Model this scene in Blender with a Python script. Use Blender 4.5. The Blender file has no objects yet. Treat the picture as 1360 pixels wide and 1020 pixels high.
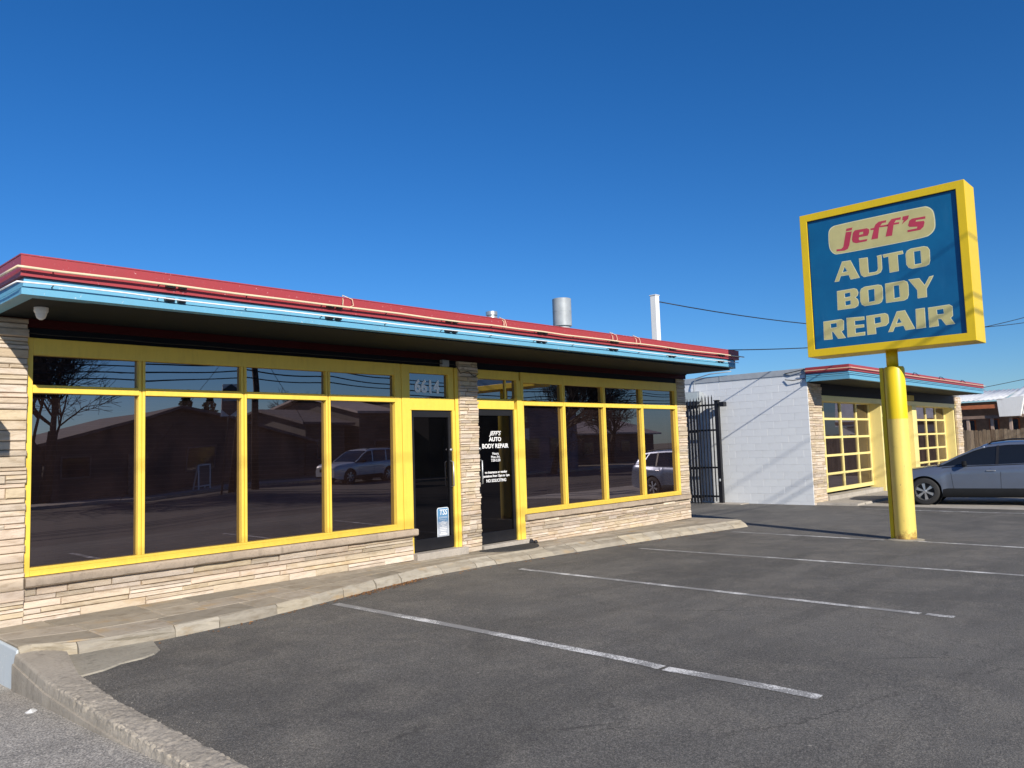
import bpy, bmesh, math, random
from mathutils import Vector, Matrix
random.seed(7)
R = math.radians
sc = bpy.context.scene
col = sc.collection

# ------------------------------------------------------------ camera, world, sun, exposure
cam_d = bpy.data.cameras.new("camera")
cam = bpy.data.objects.new("camera", cam_d)
col.objects.link(cam)
sc.camera = cam
cam_d.sensor_width = 36.0
cam_d.lens = 1043.58 / 1360 * 36.0
cam_d.clip_start = 0.05
cam_d.clip_end = 6000
CYAW, CPIT, CROLL = 0.823287703, 0.0806659932, -0.0325305057
fw = Vector((math.sin(CYAW) * math.cos(CPIT), math.cos(CYAW) * math.cos(CPIT), math.sin(CPIT)))
rt = Vector((math.cos(CYAW), -math.sin(CYAW), 0))
up = rt.cross(fw)
r2 = rt * math.cos(CROLL) + up * math.sin(CROLL)
u2 = -rt * math.sin(CROLL) + up * math.cos(CROLL)
M4 = Matrix((r2, u2, -fw)).transposed().to_4x4()
M4.translation = Vector((0.0, -8.984, 1.523))
cam.matrix_world = M4

SUN = Vector((-0.40, -1.0, 0.56)).normalized()          # towards the sun
sun_el = math.asin(SUN.z)
sun_az = math.atan2(SUN.x, SUN.y)                        # clockwise from +Y
world = bpy.data.worlds.new("World")
sc.world = world
world.use_nodes = True
wn = world.node_tree.nodes
wl = world.node_tree.links
bg = wn["Background"]
sky = wn.new("ShaderNodeTexSky")
sky.sky_type = 'NISHITA'
sky.sun_disc = False
sky.sun_elevation = sun_el
sky.sun_rotation = sun_az
sky.altitude = 150
sky.air_density = 1.0
sky.dust_density = 0.3
sky.ozone_density = 6.0
hs = wn.new("ShaderNodeHueSaturation")
hs.inputs['Saturation'].default_value = 1.2
wl.new(sky.outputs[0], hs.inputs['Color'])
tint = wn.new('ShaderNodeMix'); tint.data_type = 'RGBA'; tint.blend_type = 'MULTIPLY'
tint.inputs[0].default_value = 1.0; tint.inputs[7].default_value = (.78, .94, 1.12, 1)
wl.new(hs.outputs[0], tint.inputs[6])
wl.new(tint.outputs[2], bg.inputs[0])
bg.inputs[1].default_value = 0.085
sun_d = bpy.data.lights.new("sun", 'SUN')
sun_d.energy = 5.0
sun_d.angle = R(0.53)
sun_d.color = (1.0, 0.93, 0.82)
sun_o = bpy.data.objects.new("sun", sun_d)
col.objects.link(sun_o)
sun_o.rotation_euler = SUN.to_track_quat('Z', 'Y').to_euler()
sc.view_settings.view_transform = 'Standard'
sc.view_settings.look = 'None'
sc.view_settings.exposure = 0.28
sc.view_settings.gamma = 1.0
sc.view_settings.use_curve_mapping = False
sc.cycles.max_bounces = 8
sc.cycles.transparent_max_bounces = 12

# ------------------------------------------------------------ helpers
def tag(o, label=None, cat=None, group=None, kind=None):
    if label: o['label'] = label
    if cat: o['category'] = cat
    if group: o['group'] = group
    if kind: o['kind'] = kind
    return o

def thing(name, label, cat, loc=(0, 0, 0), rz=0.0, group=None):
    o = bpy.data.objects.new(name, None)
    o.empty_display_size = 0.2
    col.objects.link(o)
    o.location = loc
    o.rotation_euler = (0, 0, rz)
    tag(o, label, cat, group)
    return o

def link(name, me, mat=None, parent=None, loc=None, world_coords=False):
    o = bpy.data.objects.new(name, me)
    col.objects.link(o)
    if mat is not None and len(me.materials) == 0:
        if isinstance(mat, (list, tuple)):
            for m in mat: me.materials.append(m)
        else: me.materials.append(mat)
    if loc is not None: o.location = loc
    if parent is not None:
        o.parent = parent
        if world_coords:
            o.matrix_parent_inverse = Matrix.Identity(4)
            # parents here are never nested deeper than thing > part, with translated empties
            base = Vector((0, 0, 0)); p = parent
            while p is not None:
                base += Vector(p.location); p = p.parent
            o.location = Vector(o.location) - base
    return o

class MB:
    def __init__(s): s.v = []; s.f = []; s.mi = []
    def add(s, vs, fs, mi=0):
        n = len(s.v); s.v += [tuple(v) for v in vs]
        s.f += [tuple(i + n for i in f) for f in fs]; s.mi += [mi] * len(fs)
        return s
    def box(s, x0, x1, y0, y1, z0, z1, mi=0):
        v = [(x0, y0, z0), (x1, y0, z0), (x1, y1, z0), (x0, y1, z0), (x0, y0, z1), (x1, y0, z1), (x1, y1, z1), (x0, y1, z1)]
        return s.add(v, [(0, 3, 2, 1), (4, 5, 6, 7), (0, 1, 5, 4), (1, 2, 6, 5), (2, 3, 7, 6), (3, 0, 4, 7)], mi)
    def hexa(s, v, mi=0):  # 8 corners like box
        return s.add(v, [(0, 3, 2, 1), (4, 5, 6, 7), (0, 1, 5, 4), (1, 2, 6, 5), (2, 3, 7, 6), (3, 0, 4, 7)], mi)
    def tube(s, pts, rad, n=8, mi=0, cap=True):
        pts = [Vector(p) for p in pts]
        rr = rad if isinstance(rad, (list, tuple)) else [rad] * len(pts)
        base = len(s.v)
        prev = None
        for i, p in enumerate(pts):
            if i == 0: d = pts[1] - p
            elif i == len(pts) - 1: d = p - pts[i - 1]
            else: d = pts[i + 1] - pts[i - 1]
            d.normalize()
            if prev is None:
                a = Vector((0, 0, 1)) if abs(d.z) < .9 else Vector((1, 0, 0))
                u = d.cross(a).normalized()
            else:
                u = prev - d * prev.dot(d)
                if u.length < 1e-6: u = d.orthogonal()
                u.normalize()
            prev = u
            w = d.cross(u)
            for k in range(n):
                t = 2 * math.pi * k / n
                s.v.append(tuple(p + (u * math.cos(t) + w * math.sin(t)) * rr[i]))
        for i in range(len(pts) - 1):
            for k in range(n):
                a = base + i * n + k; b = base + i * n + (k + 1) % n
                s.f.append((a, b, b + n, a + n)); s.mi.append(mi)
        if cap:
            s.f.append(tuple(base + k for k in reversed(range(n)))); s.mi.append(mi)
            m = base + (len(pts) - 1) * n
            s.f.append(tuple(m + k for k in range(n))); s.mi.append(mi)
        return s
    def lathe(s, c, prof, n=24, mi=0, axis='z'):
        base = len(s.v)
        for (r_, z_) in prof:
            for k in range(n):
                t = 2 * math.pi * k / n
                if axis == 'z': s.v.append((c[0] + r_ * math.cos(t), c[1] + r_ * math.sin(t), c[2] + z_))
                elif axis == 'y': s.v.append((c[0] + r_ * math.cos(t), c[1] + z_, c[2] + r_ * math.sin(t)))
                else: s.v.append((c[0] + z_, c[1] + r_ * math.cos(t), c[2] + r_ * math.sin(t)))
        for i in range(len(prof) - 1):
            for k in range(n):
                a = base + i * n + k; b = base + i * n + (k + 1) % n
                s.f.append((a, b, b + n, a + n)); s.mi.append(mi)
        return s
    flip = True
    def mesh(s, name, smooth=False):
        me = bpy.data.meshes.new(name)
        me.from_pydata(s.v, [], s.f)
        me.validate()
        bm = bmesh.new(); bm.from_mesh(me)
        if name != 'glass_pane' or len(bm.faces) == 6: bmesh.ops.recalc_face_normals(bm, faces=bm.faces)
        bm.to_mesh(me); bm.free()
        if max(s.mi or [0]) > 0 and len(me.polygons) == len(s.mi):
            for p, m in zip(me.polygons, s.mi): p.material_index = m
        if smooth:
            for p in me.polygons: p.use_smooth = True
        me.update()
        return me
    def build(s, name, mat, parent=None, smooth=False, bevel=0, wc=True, loc=None):
        me = s.mesh(name, smooth)
        o = link(name, me, mat, parent, loc, world_coords=wc and parent is not None)
        if bevel:
            b = o.modifiers.new("bevel", 'BEVEL'); b.width = bevel; b.segments = 2
            b.limit_method = 'ANGLE'; b.angle_limit = R(40)
        return o

def smooth_by_angle(o, ang=35):
    for p in o.data.polygons: p.use_smooth = True
    try:
        o.data.set_sharp_from_angle(angle=R(ang))
    except Exception:
        pass

# ------------------------------------------------------------ materials
def nmat(name):
    m = bpy.data.materials.new(name); m.use_nodes = True
    nt = m.node_tree; b = nt.nodes["Principled BSDF"]
    return m, nt, b

def N(nt, typ, **kw):
    n = nt.nodes.new(typ)
    for k, v in kw.items():
        if k in n.inputs: n.inputs[k].default_value = v
        else: setattr(n, k, v)
    return n

def coords(nt, scale=(1, 1, 1), obj=True, rand=False):
    tc = nt.nodes.new('ShaderNodeTexCoord')
    mp = nt.nodes.new('ShaderNodeMapping')
    mp.inputs['Scale'].default_value = scale
    nt.links.new(tc.outputs['Object'], mp.inputs['Vector'])
    if rand:
        oi = nt.nodes.new('ShaderNodeObjectInfo')
        mu = nt.nodes.new('ShaderNodeVectorMath'); mu.operation = 'SCALE'
        cb = nt.nodes.new('ShaderNodeCombineXYZ')
        for i in range(3): nt.links.new(oi.outputs['Random'], cb.inputs[i])
        nt.links.new(cb.outputs[0], mu.inputs[0]); mu.inputs['Scale'].default_value = 37.0
        nt.links.new(mu.outputs[0], mp.inputs['Location'])
    return mp.outputs['Vector']

def noise(nt, vec, scale, detail=4, rough=.55, dist=0):
    n = nt.nodes.new('ShaderNodeTexNoise')
    n.inputs['Scale'].default_value = scale; n.inputs['Detail'].default_value = detail
    n.inputs['Roughness'].default_value = rough; n.inputs['Distortion'].default_value = dist
    nt.links.new(vec, n.inputs['Vector'])
    return n.outputs['Fac']

def ramp(nt, fac, stops):
    r = nt.nodes.new('ShaderNodeValToRGB')
    el = r.color_ramp.elements
    while len(el) < len(stops): el.new(0.5)
    for e, (p, c) in zip(el, stops):
        e.position = p; e.color = (*c, 1) if len(c) == 3 else c
    nt.links.new(fac, r.inputs['Fac'])
    return r.outputs['Color']

def mixc(nt, fac, a, b, mode='MIX'):
    m = nt.nodes.new('ShaderNodeMix'); m.data_type = 'RGBA'; m.blend_type = mode
    for sock, val in ((m.inputs[0], fac), (m.inputs[6], a), (m.inputs[7], b)):
        if hasattr(val, 'links'): nt.links.new(val, sock)
        elif isinstance(val, (int, float)): sock.default_value = val
        else: sock.default_value = (*val, 1)
    return m.outputs[2]

def bump(nt, b, h, strength=.3, dist=.01):
    bp = nt.nodes.new('ShaderNodeBump')
    bp.inputs['Strength'].default_value = strength; bp.inputs['Distance'].default_value = dist
    nt.links.new(h, bp.inputs['Height'])
    nt.links.new(bp.outputs[0], b.inputs['Normal'])

def simple(name, c, rough=.5, metal=0, var=.12, scale=6, bmp=0.0, spec=.5):
    m, nt, b = nmat(name)
    v = coords(nt)
    n = noise(nt, v, scale, 6, .6)
    dark = tuple(x * (1 - var) for x in c); lite = tuple(min(1, x * (1 + var)) for x in c)
    nt.links.new(ramp(nt, n, [(.3, dark), (.7, lite)]), b.inputs['Base Color'])
    b.inputs['Roughness'].default_value = rough; b.inputs['Metallic'].default_value = metal
    b.inputs['Specular IOR Level'].default_value = spec
    if bmp: bump(nt, b, noise(nt, v, scale * 8, 4), bmp, .004)
    return m

def painted(name, c, rough=.45, dirt=(.25, .2, .12), amount=.25, chips=0.0, chipc=(.5, .45, .4)):
    m, nt, b = nmat(name)
    v = coords(nt)
    n1 = noise(nt, v, 3.0, 7, .65)
    vs = coords(nt, (9, 9, 1.2))
    n2 = noise(nt, vs, 2.2, 6, .6)
    f = N(nt, 'ShaderNodeMath', operation='MULTIPLY'); nt.links.new(n1, f.inputs[0]); nt.links.new(n2, f.inputs[1])
    fr = ramp(nt, f.outputs[0], [(.22, (0, 0, 0)), (.5, (amount, amount, amount))])
    cc = mixc(nt, fr, c, dirt)
    if chips:
        n3 = noise(nt, v, 30, 5, .7)
        cf = ramp(nt, n3, [(.70 - chips * .1, (0, 0, 0)), (.72 - chips * .1, (1, 1, 1))])
        cc = mixc(nt, cf, cc, chipc)
    nt.links.new(cc, b.inputs['Base Color'])
    b.inputs['Roughness'].default_value = rough
    bump(nt, b, noise(nt, v, 40, 4), .08, .004)
    return m

M = {}
M['yellow'] = painted('yellow_paint', (.83, .585, .085), .42, (.45, .28, .05), .35, .2, (.75, .62, .3))
M['yellow_sign'] = painted('yellow_sign_paint', (.76, .53, .010), .38, (.45, .32, .02), .3)
M['pole_top'] = painted('pole_upper_yellow', (.82, .60, .01), .4, (.5, .36, .03), .25)
M['pole_low'] = painted('pole_lower_yellow', (.82, .63, .15), .45, (.55, .36, .10), .45, .5, (.4, .25, .1))
def rusty_base(m):
    nt = m.node_tree; b = nt.nodes['Principled BSDF']; old = b.inputs['Base Color'].links[0].from_socket
    tc = nt.nodes.new('ShaderNodeTexCoord'); sp = nt.nodes.new('ShaderNodeSeparateXYZ'); nt.links.new(tc.outputs['Object'], sp.inputs[0])
    n = noise(nt, tc.outputs['Object'], 9, 6, .7)
    ma = N(nt, 'ShaderNodeMath', operation='MULTIPLY_ADD'); nt.links.new(n, ma.inputs[0]); ma.inputs[1].default_value = .55; nt.links.new(sp.outputs['Z'], ma.inputs[2])
    f = ramp(nt, ma.outputs[0], [(.04, (.8, .8, .8)), (.16, (0, 0, 0))])
    nt.links.new(mixc(nt, f, old, (.20, .085, .03)), b.inputs['Base Color'])
rusty_base(M['pole_low'])
M['yellow_pale'] = painted('pale_yellow_paint', (.80, .67, .26), .45, (.55, .42, .2), .35)
M['red'] = painted('red_paint', (.34, .045, .052), .42, (.26, .05, .05), .5, .6, (.6, .35, .35))
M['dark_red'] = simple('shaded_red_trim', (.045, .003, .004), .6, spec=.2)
M['blue'] = painted('light_blue_paint', (.125, .36, .52), .45, (.15, .26, .32), .35, .5, (.45, .55, .58))
M['pale_blue'] = painted('pale_blue_masonry_paint', (.50, .56, .60), .7, (.33, .36, .38), .5, .8, (.66, .67, .66))
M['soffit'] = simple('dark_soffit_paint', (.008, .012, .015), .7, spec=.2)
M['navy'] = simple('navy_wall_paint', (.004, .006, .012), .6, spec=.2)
M['alu'] = simple('dark_anodised_frame', (.035, .035, .04), .35, .6)
M['black'] = simple('black_metal', (.015, .015, .018), .45, .2)
M['steel'] = simple('galvanised_steel', (.50, .52, .53), .42, .75, .18, 12)
M['duct'] = simple('grey_painted_duct', (.33, .36, .38), .5, .1, .15, 5)
M['white'] = painted('white_paint', (.78, .78, .76), .5, (.5, .48, .44), .3)
M['plastic'] = simple('white_plastic', (.75, .75, .73), .35)
M['tube_tan'] = simple('neon_tube_tan', (.75, .60, .40), .25, 0, .1, 3)
M['tube_white'] = simple('neon_tube_white', (.80, .82, .85), .2, 0, .1, 3)
M['cable'] = simple('black_cable', (.012, .012, .012), .6)
M['lamp_glass'] = simple('lamp_glass', (.45, .50, .50), .15)
M['rubber'] = simple('rubber', (.02, .02, .02), .8)
M['cream'] = simple('cream_letter_paint', (.54, .49, .22), .5, 0, .08, 4)
M['cream_edge'] = simple('cream_letter_edge', (.72, .70, .44), .5, 0, .05, 4)
M['sign_red'] = simple('red_letter_paint', (.48, .045, .085), .5, 0, .08, 4)
M['vinyl'] = simple('white_vinyl_lettering', (.80, .80, .80), .5, 0, .04)
M['digit'] = simple('grey_house_number', (.88, .90, .90), .45, 0, .06)
M['mortar'] = simple('mortar', (.30, .25, .19), .9, 0, .25, 20, .4)
M['interior'] = simple('dark_interior', (.05, .042, .038), .8)
M['blind'] = simple('window_blind', (.14, .13, .12), .6)
M['roof'] = simple('roof_membrane', (.30, .30, .29), .8, 0, .2, 2)
M['bark'] = simple('tree_bark', (.055, .042, .032), .9, 0, .3, 8)
M['timber_pole'] = simple('utility_pole_wood', (.07, .05, .035), .9, 0, .3, 6)

def face_blue():
    m, nt, b = nmat('blue_sign_face')
    v = coords(nt)
    n = noise(nt, v, 2.0, 6, .6)
    vs = coords(nt, (1, 3, .5)); n2 = noise(nt, vs, 3, 5)
    c = ramp(nt, n, [(.3, (.001, .095, .24)), (.7, (.002, .125, .29))])
    c = mixc(nt, ramp(nt, n2, [(.55, (0, 0, 0)), (.8, (.3, .3, .3))]), c, (.03, .16, .33))
    nt.links.new(c, b.inputs['Base Color']); b.inputs['Roughness'].default_value = .45
    return m
M['face'] = face_blue()

def glass(name, tint, ior=1.7, rough=0.0, film=(.010, .007, .007), gc=(.92, .84, .95)):
    m, nt, b = nmat(name)
    nt.nodes.remove(b)
    out = nt.nodes['Material Output']
    t = N(nt, 'ShaderNodeBsdfTransparent'); t.inputs[0].default_value = (*tint, 1)
    g = N(nt, 'ShaderNodeBsdfGlossy'); g.inputs['Roughness'].default_value = rough
    g.inputs['Color'].default_value = (*gc, 1)
    fr = N(nt, 'ShaderNodeFresnel'); fr.inputs['IOR'].default_value = ior
    mx = N(nt, 'ShaderNodeMixShader')
    df = N(nt, 'ShaderNodeBsdfDiffuse')
    vv_ = coords(nt, (1.0, 1.0, .6))
    sm = noise(nt, vv_, 2.6, 7, .65, .8)
    nt.links.new(ramp(nt, sm, [(.3, tuple(x * .55 for x in film)), (.75, tuple(x * 1.5 for x in film))]), df.inputs['Color'])
    ads = N(nt, 'ShaderNodeAddShader'); nt.links.new(t.outputs[0], ads.inputs[0]); nt.links.new(df.outputs[0], ads.inputs[1])
    nt.links.new(fr.outputs[0], mx.inputs[0]); nt.links.new(ads.outputs[0], mx.inputs[1]); nt.links.new(g.outputs[0], mx.inputs[2])
    nt.links.new(mx.outputs[0], out.inputs[0])
    return m
M['glass'] = glass('tinted_window_glass', (.22, .15, .13), 3.1, 0, (.0095, .0058, .0058), (1.0, .90, .95))
M['door_glass'] = glass('dark_door_glass', (.03, .03, .03), 1.6, 0, (.0018, .0018, .002))
M['b2_glass'] = glass('clear_window_glass', (.45, .42, .40), 2.0)

def stone_mat(name, stops, per_obj=True):
    m, nt, b = nmat(name)
    oi = nt.nodes.new('ShaderNodeObjectInfo')
    base = ramp(nt, oi.outputs['Random'], stops)
    v = coords(nt, (1, 1, 4), rand=True)
    n = noise(nt, v, 5, 8, .65, .4)
    fac = ramp(nt, n, [(.25, (.66, .60, .52)), (.5, (.97, .96, .95)), (.75, (1.14, 1.12, 1.08))])
    c = mixc(nt, 1.0, base, fac, 'MULTIPLY')
    n3 = noise(nt, coords(nt, (1, 1, 2), rand=True), 2.2, 4)
    st = ramp(nt, n3, [(.60, (0, 0, 0)), (.72, (.55, .55, .55))])
    c = mixc(nt, st, c, (.42, .28, .13))
    nt.links.new(c, b.inputs['Base Color'])
    b.inputs['Roughness'].default_value = .9
    b.inputs['Specular IOR Level'].default_value = .2
    bump(nt, b, noise(nt, v, 22, 8, .7), .55, .012)
    return m
M['stone'] = stone_mat('ledge_stone', [(0, (.50, .40, .28)), (.15, (.62, .51, .41)), (.35, (.55, .46, .34)), (.55, (.65, .56, .47)), (.75, (.47, .40, .31)), (.9, (.58, .48, .33)), (1, (.70, .62, .52))])
M['flag'] = stone_mat('flagstone', [(0, (.30, .265, .21)), (.3, (.38, .335, .265)), (.55, (.25, .225, .18)), (.8, (.42, .37, .30)), (1, (.33, .29, .235))])
M['kerbstone'] = stone_mat('kerb_stone', [(0, (.35, .315, .255)), (.4, (.41, .375, .31)), (.7, (.31, .28, .23)), (1, (.43, .38, .29))])

def concrete(name, c=(.36, .32, .26), rough_bump=.5):
    m, nt, b = nmat(name)
    v = coords(nt)
    n = noise(nt, v, 1.6, 8, .65)
    n2 = noise(nt, v, 30, 6, .7)
    n3 = noise(nt, coords(nt, (6, 6, .8)), 1.3, 5, .6)
    cc = ramp(nt, n, [(.25, tuple(x * .72 for x in c)), (.75, tuple(x * 1.18 for x in c))])
    cc = mixc(nt, ramp(nt, n2, [(.3, (.5, .5, .5)), (.5, (0, 0, 0))]), cc, tuple(x * .45 for x in c))
    cc = mixc(nt, ramp(nt, n3, [(.58, (0, 0, 0)), (.72, (.6, .6, .6))]), cc, tuple(x * .4 for x in c))
    nt.links.new(cc, b.inputs['Base Color'])
    b.inputs['Roughness'].default_value = .92; b.inputs['Specular IOR Level'].default_value = .25
    bump(nt, b, n2, rough_bump, .012)
    return m
M['concrete'] = concrete('weathered_concrete', (.42, .37, .30), .9)
M['sill'] = concrete('sill_concrete', (.42, .34, .26), .4)
M['patch'] = concrete('concrete_patch', (.34, .31, .25), .8)
M['apron'] = concrete('concrete_apron', (.42, .385, .33), .25)
M['sidewalk'] = concrete('sidewalk_concrete', (.40, .36, .31), .25)

def asphalt(name, dark, lite, tan, amt=.5, sc_=1.0):
    m, nt, b = nmat(name)
    v = coords(nt)
    big = noise(nt, v, .35, 6, .6, .6)
    mid = noise(nt, v, 1.7, 7, .65, .5)
    vs = coords(nt, (.25, 1.3, 1)); streak = noise(nt, vs, 1.6, 6, .6, .8)
    fine = noise(nt, v, 130 * sc_, 3, .8)
    fine2 = noise(nt, v, 45 * sc_, 4, .75)
    c = ramp(nt, big, [(.32, dark), (.62, lite)])
    c = mixc(nt, ramp(nt, mid, [(.45, (0, 0, 0)), (.75, (amt,) * 3)]), c, tan)
    c = mixc(nt, ramp(nt, streak, [(.50, (0, 0, 0)), (.75, (.5, .5, .5))]), c, tuple(x * .68 for x in dark))
    g = ramp(nt, fine, [(.32, (.38, .38, .38)), (.5, (.95, .95, .95)), (.66, (2.3, 2.22, 2.1))])
    c = mixc(nt, 1.0, c, g, 'MULTIPLY')
    g2 = ramp(nt, fine2, [(.3, (.72, .72, .72)), (.7, (1.28, 1.27, 1.24))])
    c = mixc(nt, 1.0, c, g2, 'MULTIPLY')
    # fine cracks
    vo = nt.nodes.new('ShaderNodeTexVoronoi'); vo.feature = 'DISTANCE_TO_EDGE'; vo.inputs['Scale'].default_value = .42
    wv = noise(nt, v, 1.2, 6, .7)
    vm = nt.nodes.new('ShaderNodeVectorMath'); vm.operation = 'MULTIPLY_ADD'
    cb = nt.nodes.new('ShaderNodeCombineXYZ')
    for i in range(3): nt.links.new(wv, cb.inputs[i])
    nt.links.new(cb.outputs[0], vm.inputs[0]); vm.inputs[1].default_value = (1.6, -1.3, 0); nt.links.new(v, vm.inputs[2])
    nt.links.new(vm.outputs[0], vo.inputs['Vector'])
    cr = ramp(nt, vo.outputs['Distance'], [(.0, (.7, .7, .7)), (.006, (0, 0, 0))])
    gate = ramp(nt, big, [(.5, (0, 0, 0)), (.62, (1, 1, 1))])
    crf = mixc(nt, 1.0, cr, gate, 'MULTIPLY')
    # drips and stains
    vs2 = nt.nodes.new('ShaderNodeTexVoronoi'); vs2.inputs['Scale'].default_value = .75; nt.links.new(vm.outputs[0], vs2.inputs['Vector'])
    dn = noise(nt, v, 9, 5, .7)
    sub = N(nt, 'ShaderNodeMath', operation='MULTIPLY_ADD'); nt.links.new(dn, sub.inputs[0]); sub.inputs[1].default_value = .22; nt.links.new(vs2.outputs['Distance'], sub.inputs[2])
    c = mixc(nt, ramp(nt, sub.outputs[0], [(.13, (.55, .55, .55)), (.20, (0, 0, 0))]), c, tuple(x * .45 for x in dark))
    vs3 = nt.nodes.new('ShaderNodeTexVoronoi'); vs3.inputs['Scale'].default_value = 2.6; nt.links.new(v, vs3.inputs['Vector'])
    c = mixc(nt, ramp(nt, vs3.outputs['Distance'], [(.020, (.7, .7, .7)), (.035, (0, 0, 0))]), c, tuple(x * 1.9 for x in tan))
    c = mixc(nt, crf, c, tuple(x * .35 for x in dark))
    nt.links.new(c, b.inputs['Base Color'])
    b.inputs['Roughness'].default_value = .88; b.inputs['Specular IOR Level'].default_value = .3
    ad = N(nt, 'ShaderNodeMath', operation='ADD'); nt.links.new(fine, ad.inputs[0]); nt.links.new(fine2, ad.inputs[1])
    bump(nt, b, ad.outputs[0], .55, .008)
    return m
M['asphalt'] = asphalt('parking_asphalt', (.088, .085, .081), (.135, .130, .121), (.20, .186, .162), .65)
M['asphalt_old'] = asphalt('old_asphalt', (.27, .255, .23), (.36, .34, .31), (.42, .39, .35), .6, .6)
M['road'] = asphalt('road_asphalt', (.085, .078, .072), (.11, .10, .092), (.13, .12, .11), .4, .5)
M['dirt'] = simple('dry_ground', (.17, .145, .10), .95, 0, .3, 1.5)

def worn_line():
    m, nt, b = nmat('worn_white_line')
    v = coords(nt)
    f1 = noise(nt, v, 70, 4, .8); f2 = noise(nt, v, 2.2, 6, .7)
    ad = N(nt, 'ShaderNodeMath', operation='MULTIPLY_ADD'); nt.links.new(f2, ad.inputs[0]); ad.inputs[1].default_value = 1.1; nt.links.new(f1, ad.inputs[2])
    wear = ramp(nt, ad.outputs[0], [(.98, (0, 0, 0)), (1.12, (.85, .85, .85))])
    c = mixc(nt, wear, (.70, .69, .665), (.17, .166, .16))
    nt.links.new(c, b.inputs['Base Color']); b.inputs['Roughness'].default_value = .85
    return m
M['line'] = worn_line()

def blockpaint():
    m, nt, b = nmat('painted_block')
    oi = nt.nodes.new('ShaderNodeObjectInfo')
    base = ramp(nt, oi.outputs['Random'], [(0, (.735, .76, .78)), (.5, (.745, .77, .79)), (1, (.76, .785, .80))])
    v = coords(nt)
    n = noise(nt, v, 2, 7, .6)
    c = mixc(nt, ramp(nt, n, [(.5, (0, 0, 0)), (.8, (.35, .35, .35))]), base, (.58, .59, .60))
    nt.links.new(c, b.inputs['Base Color']); b.inputs['Roughness'].default_value = .6
    bump(nt, b, noise(nt, v, 60, 5, .7), .25, .006)
    return m
M['block'] = blockpaint()

def picket_mat():
    m, nt, b = nmat('weathered_picket')
    oi = nt.nodes.new('ShaderNodeObjectInfo')
    base = ramp(nt, oi.outputs['Random'], [(0, (.13, .095, .07)), (.5, (.20, .16, .12)), (1, (.27, .22, .17))])
    n = noise(nt, coords(nt, (12, 12, 1), rand=True), 3, 7, .7)
    c = mixc(nt, 1.0, base, ramp(nt, n, [(.3, (.45, .42, .4)), (.7, (1.2, 1.2, 1.2))]), 'MULTIPLY')
    nt.links.new(c, b.inputs['Base Color']); b.inputs['Roughness'].default_value = .9
    return m
M['picket'] = picket_mat()
M['corrugated'] = simple('white_corrugated_metal', (.72, .73, .73), .45, .1, .12, 3)
M['brown_wood'] = simple('brown_boards', (.24, .165, .125), .85, 0, .25, 5)
M['orange_beam'] = simple('orange_stained_beam', (.42, .13, .05), .7, 0, .2, 5)
M['far_wall'] = simple('far_house_siding', (.16, .14, .13), .85, 0, .15, 2)
M['far_wall_dark'] = simple('far_dark_siding', (.08, .07, .065), .85, 0, .15, 2)
M['far_wall_blue'] = simple('far_blue_grey_wall', (.13, .14, .18), .8, 0, .15, 1)
M['far_roof'] = simple('far_shingle_roof', (.13, .11, .11), .9, 0, .25, 4)
M['far_roof_pale'] = simple('far_pale_roof', (.46, .38, .34), .85, 0, .15, 3)
M['brick_red'] = simple('red_brickwork', (.24, .09, .06), .9, 0, .25, 10)
M['dark_pane'] = simple('dark_pane', (.02, .022, .026), .08)
M['shrub'] = simple('evergreen_foliage', (.035, .055, .022), .9, 0, .4, 6)
M['leaf'] = simple('dry_leaf', (.25, .12, .045), .9, 0, .3, 20)

# ------------------------------------------------------------ ground
def sstep(a, b, x):
    t = max(0.0, min(1.0, (x - a) / (b - a))); return t * t * (3 - 2 * t)
def zg(X, Y=-3.0):
    z = -.15 - .0125 * min(max(X - 6, 0), 12)
    t = sstep(-7.5, -11.0, Y) if False else (1 - sstep(-11.0, -7.5, Y))
    return z * (1 - t) + (-.35) * t
def zw(X): return -.05 - .0095 * max(X - 6, 0)

def grid_sheet(name, x0, x1, y0, y1, nx, ny, zf, mat, xf=None):
    b = MB()
    for j in range(ny + 1):
        for i in range(nx + 1):
            Y = y0 + (y1 - y0) * j / ny
            xa = x0(Y) if callable(x0) else x0
            X = xa + (x1 - xa) * i / nx
            b.v.append((X, Y, zf(X, Y)))
    for j in range(ny):
        for i in range(nx):
            a = j * (nx + 1) + i
            b.f.append((a, a + 1, a + nx + 2, a + nx + 1)); b.mi.append(0)
    o = b.build(name, mat, None, smooth=True)
    tag(o, kind='structure')
    return o

b = MB(); b.add([(-2500, -2500, -.62), (2500, -2500, -.62), (2500, 2500, -.62), (-2500, 2500, -.62)], [(0, 1, 2, 3)])
tag(b.build('ground', M['dirt']), kind='structure')
# the lot's left edge follows the retaining kerb
KO = [(2.112, -1.12), (2.006, -2.286), (1.975, -3.2), (1.966, -3.964), (1.95, -4.82), (1.93, -6.5), (1.9, -10.9)]   # outer top
KI = [(2.56, -1.12), (2.245, -2.267), (2.18, -3.2), (2.173, -3.614), (2.17, -5.032), (2.16, -6.5), (2.14, -10.9)]
KI[0] = (2.50, -1.12)
def lerp_poly(P, Y):
    if Y >= P[0][1]: return P[0][0]
    for (xa, ya), (xb, yb) in zip(P, P[1:]):
        if ya >= Y >= yb: return xa + (xb - xa) * (Y - ya) / (yb - ya)
    return P[-1][0]
def lotx0(Y): return lerp_poly(KI, Y) - .06
grid_sheet('parking_lot', lotx0, 21.42, -11.0, -.25, 60, 60, zg, M['asphalt'])
grid_sheet('alley', 15.2, 21.30, -.25, 40, 10, 20, lambda X, Y: zg(X, -3) + .002 if False else zg(X, -3), M['asphalt'])
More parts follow.
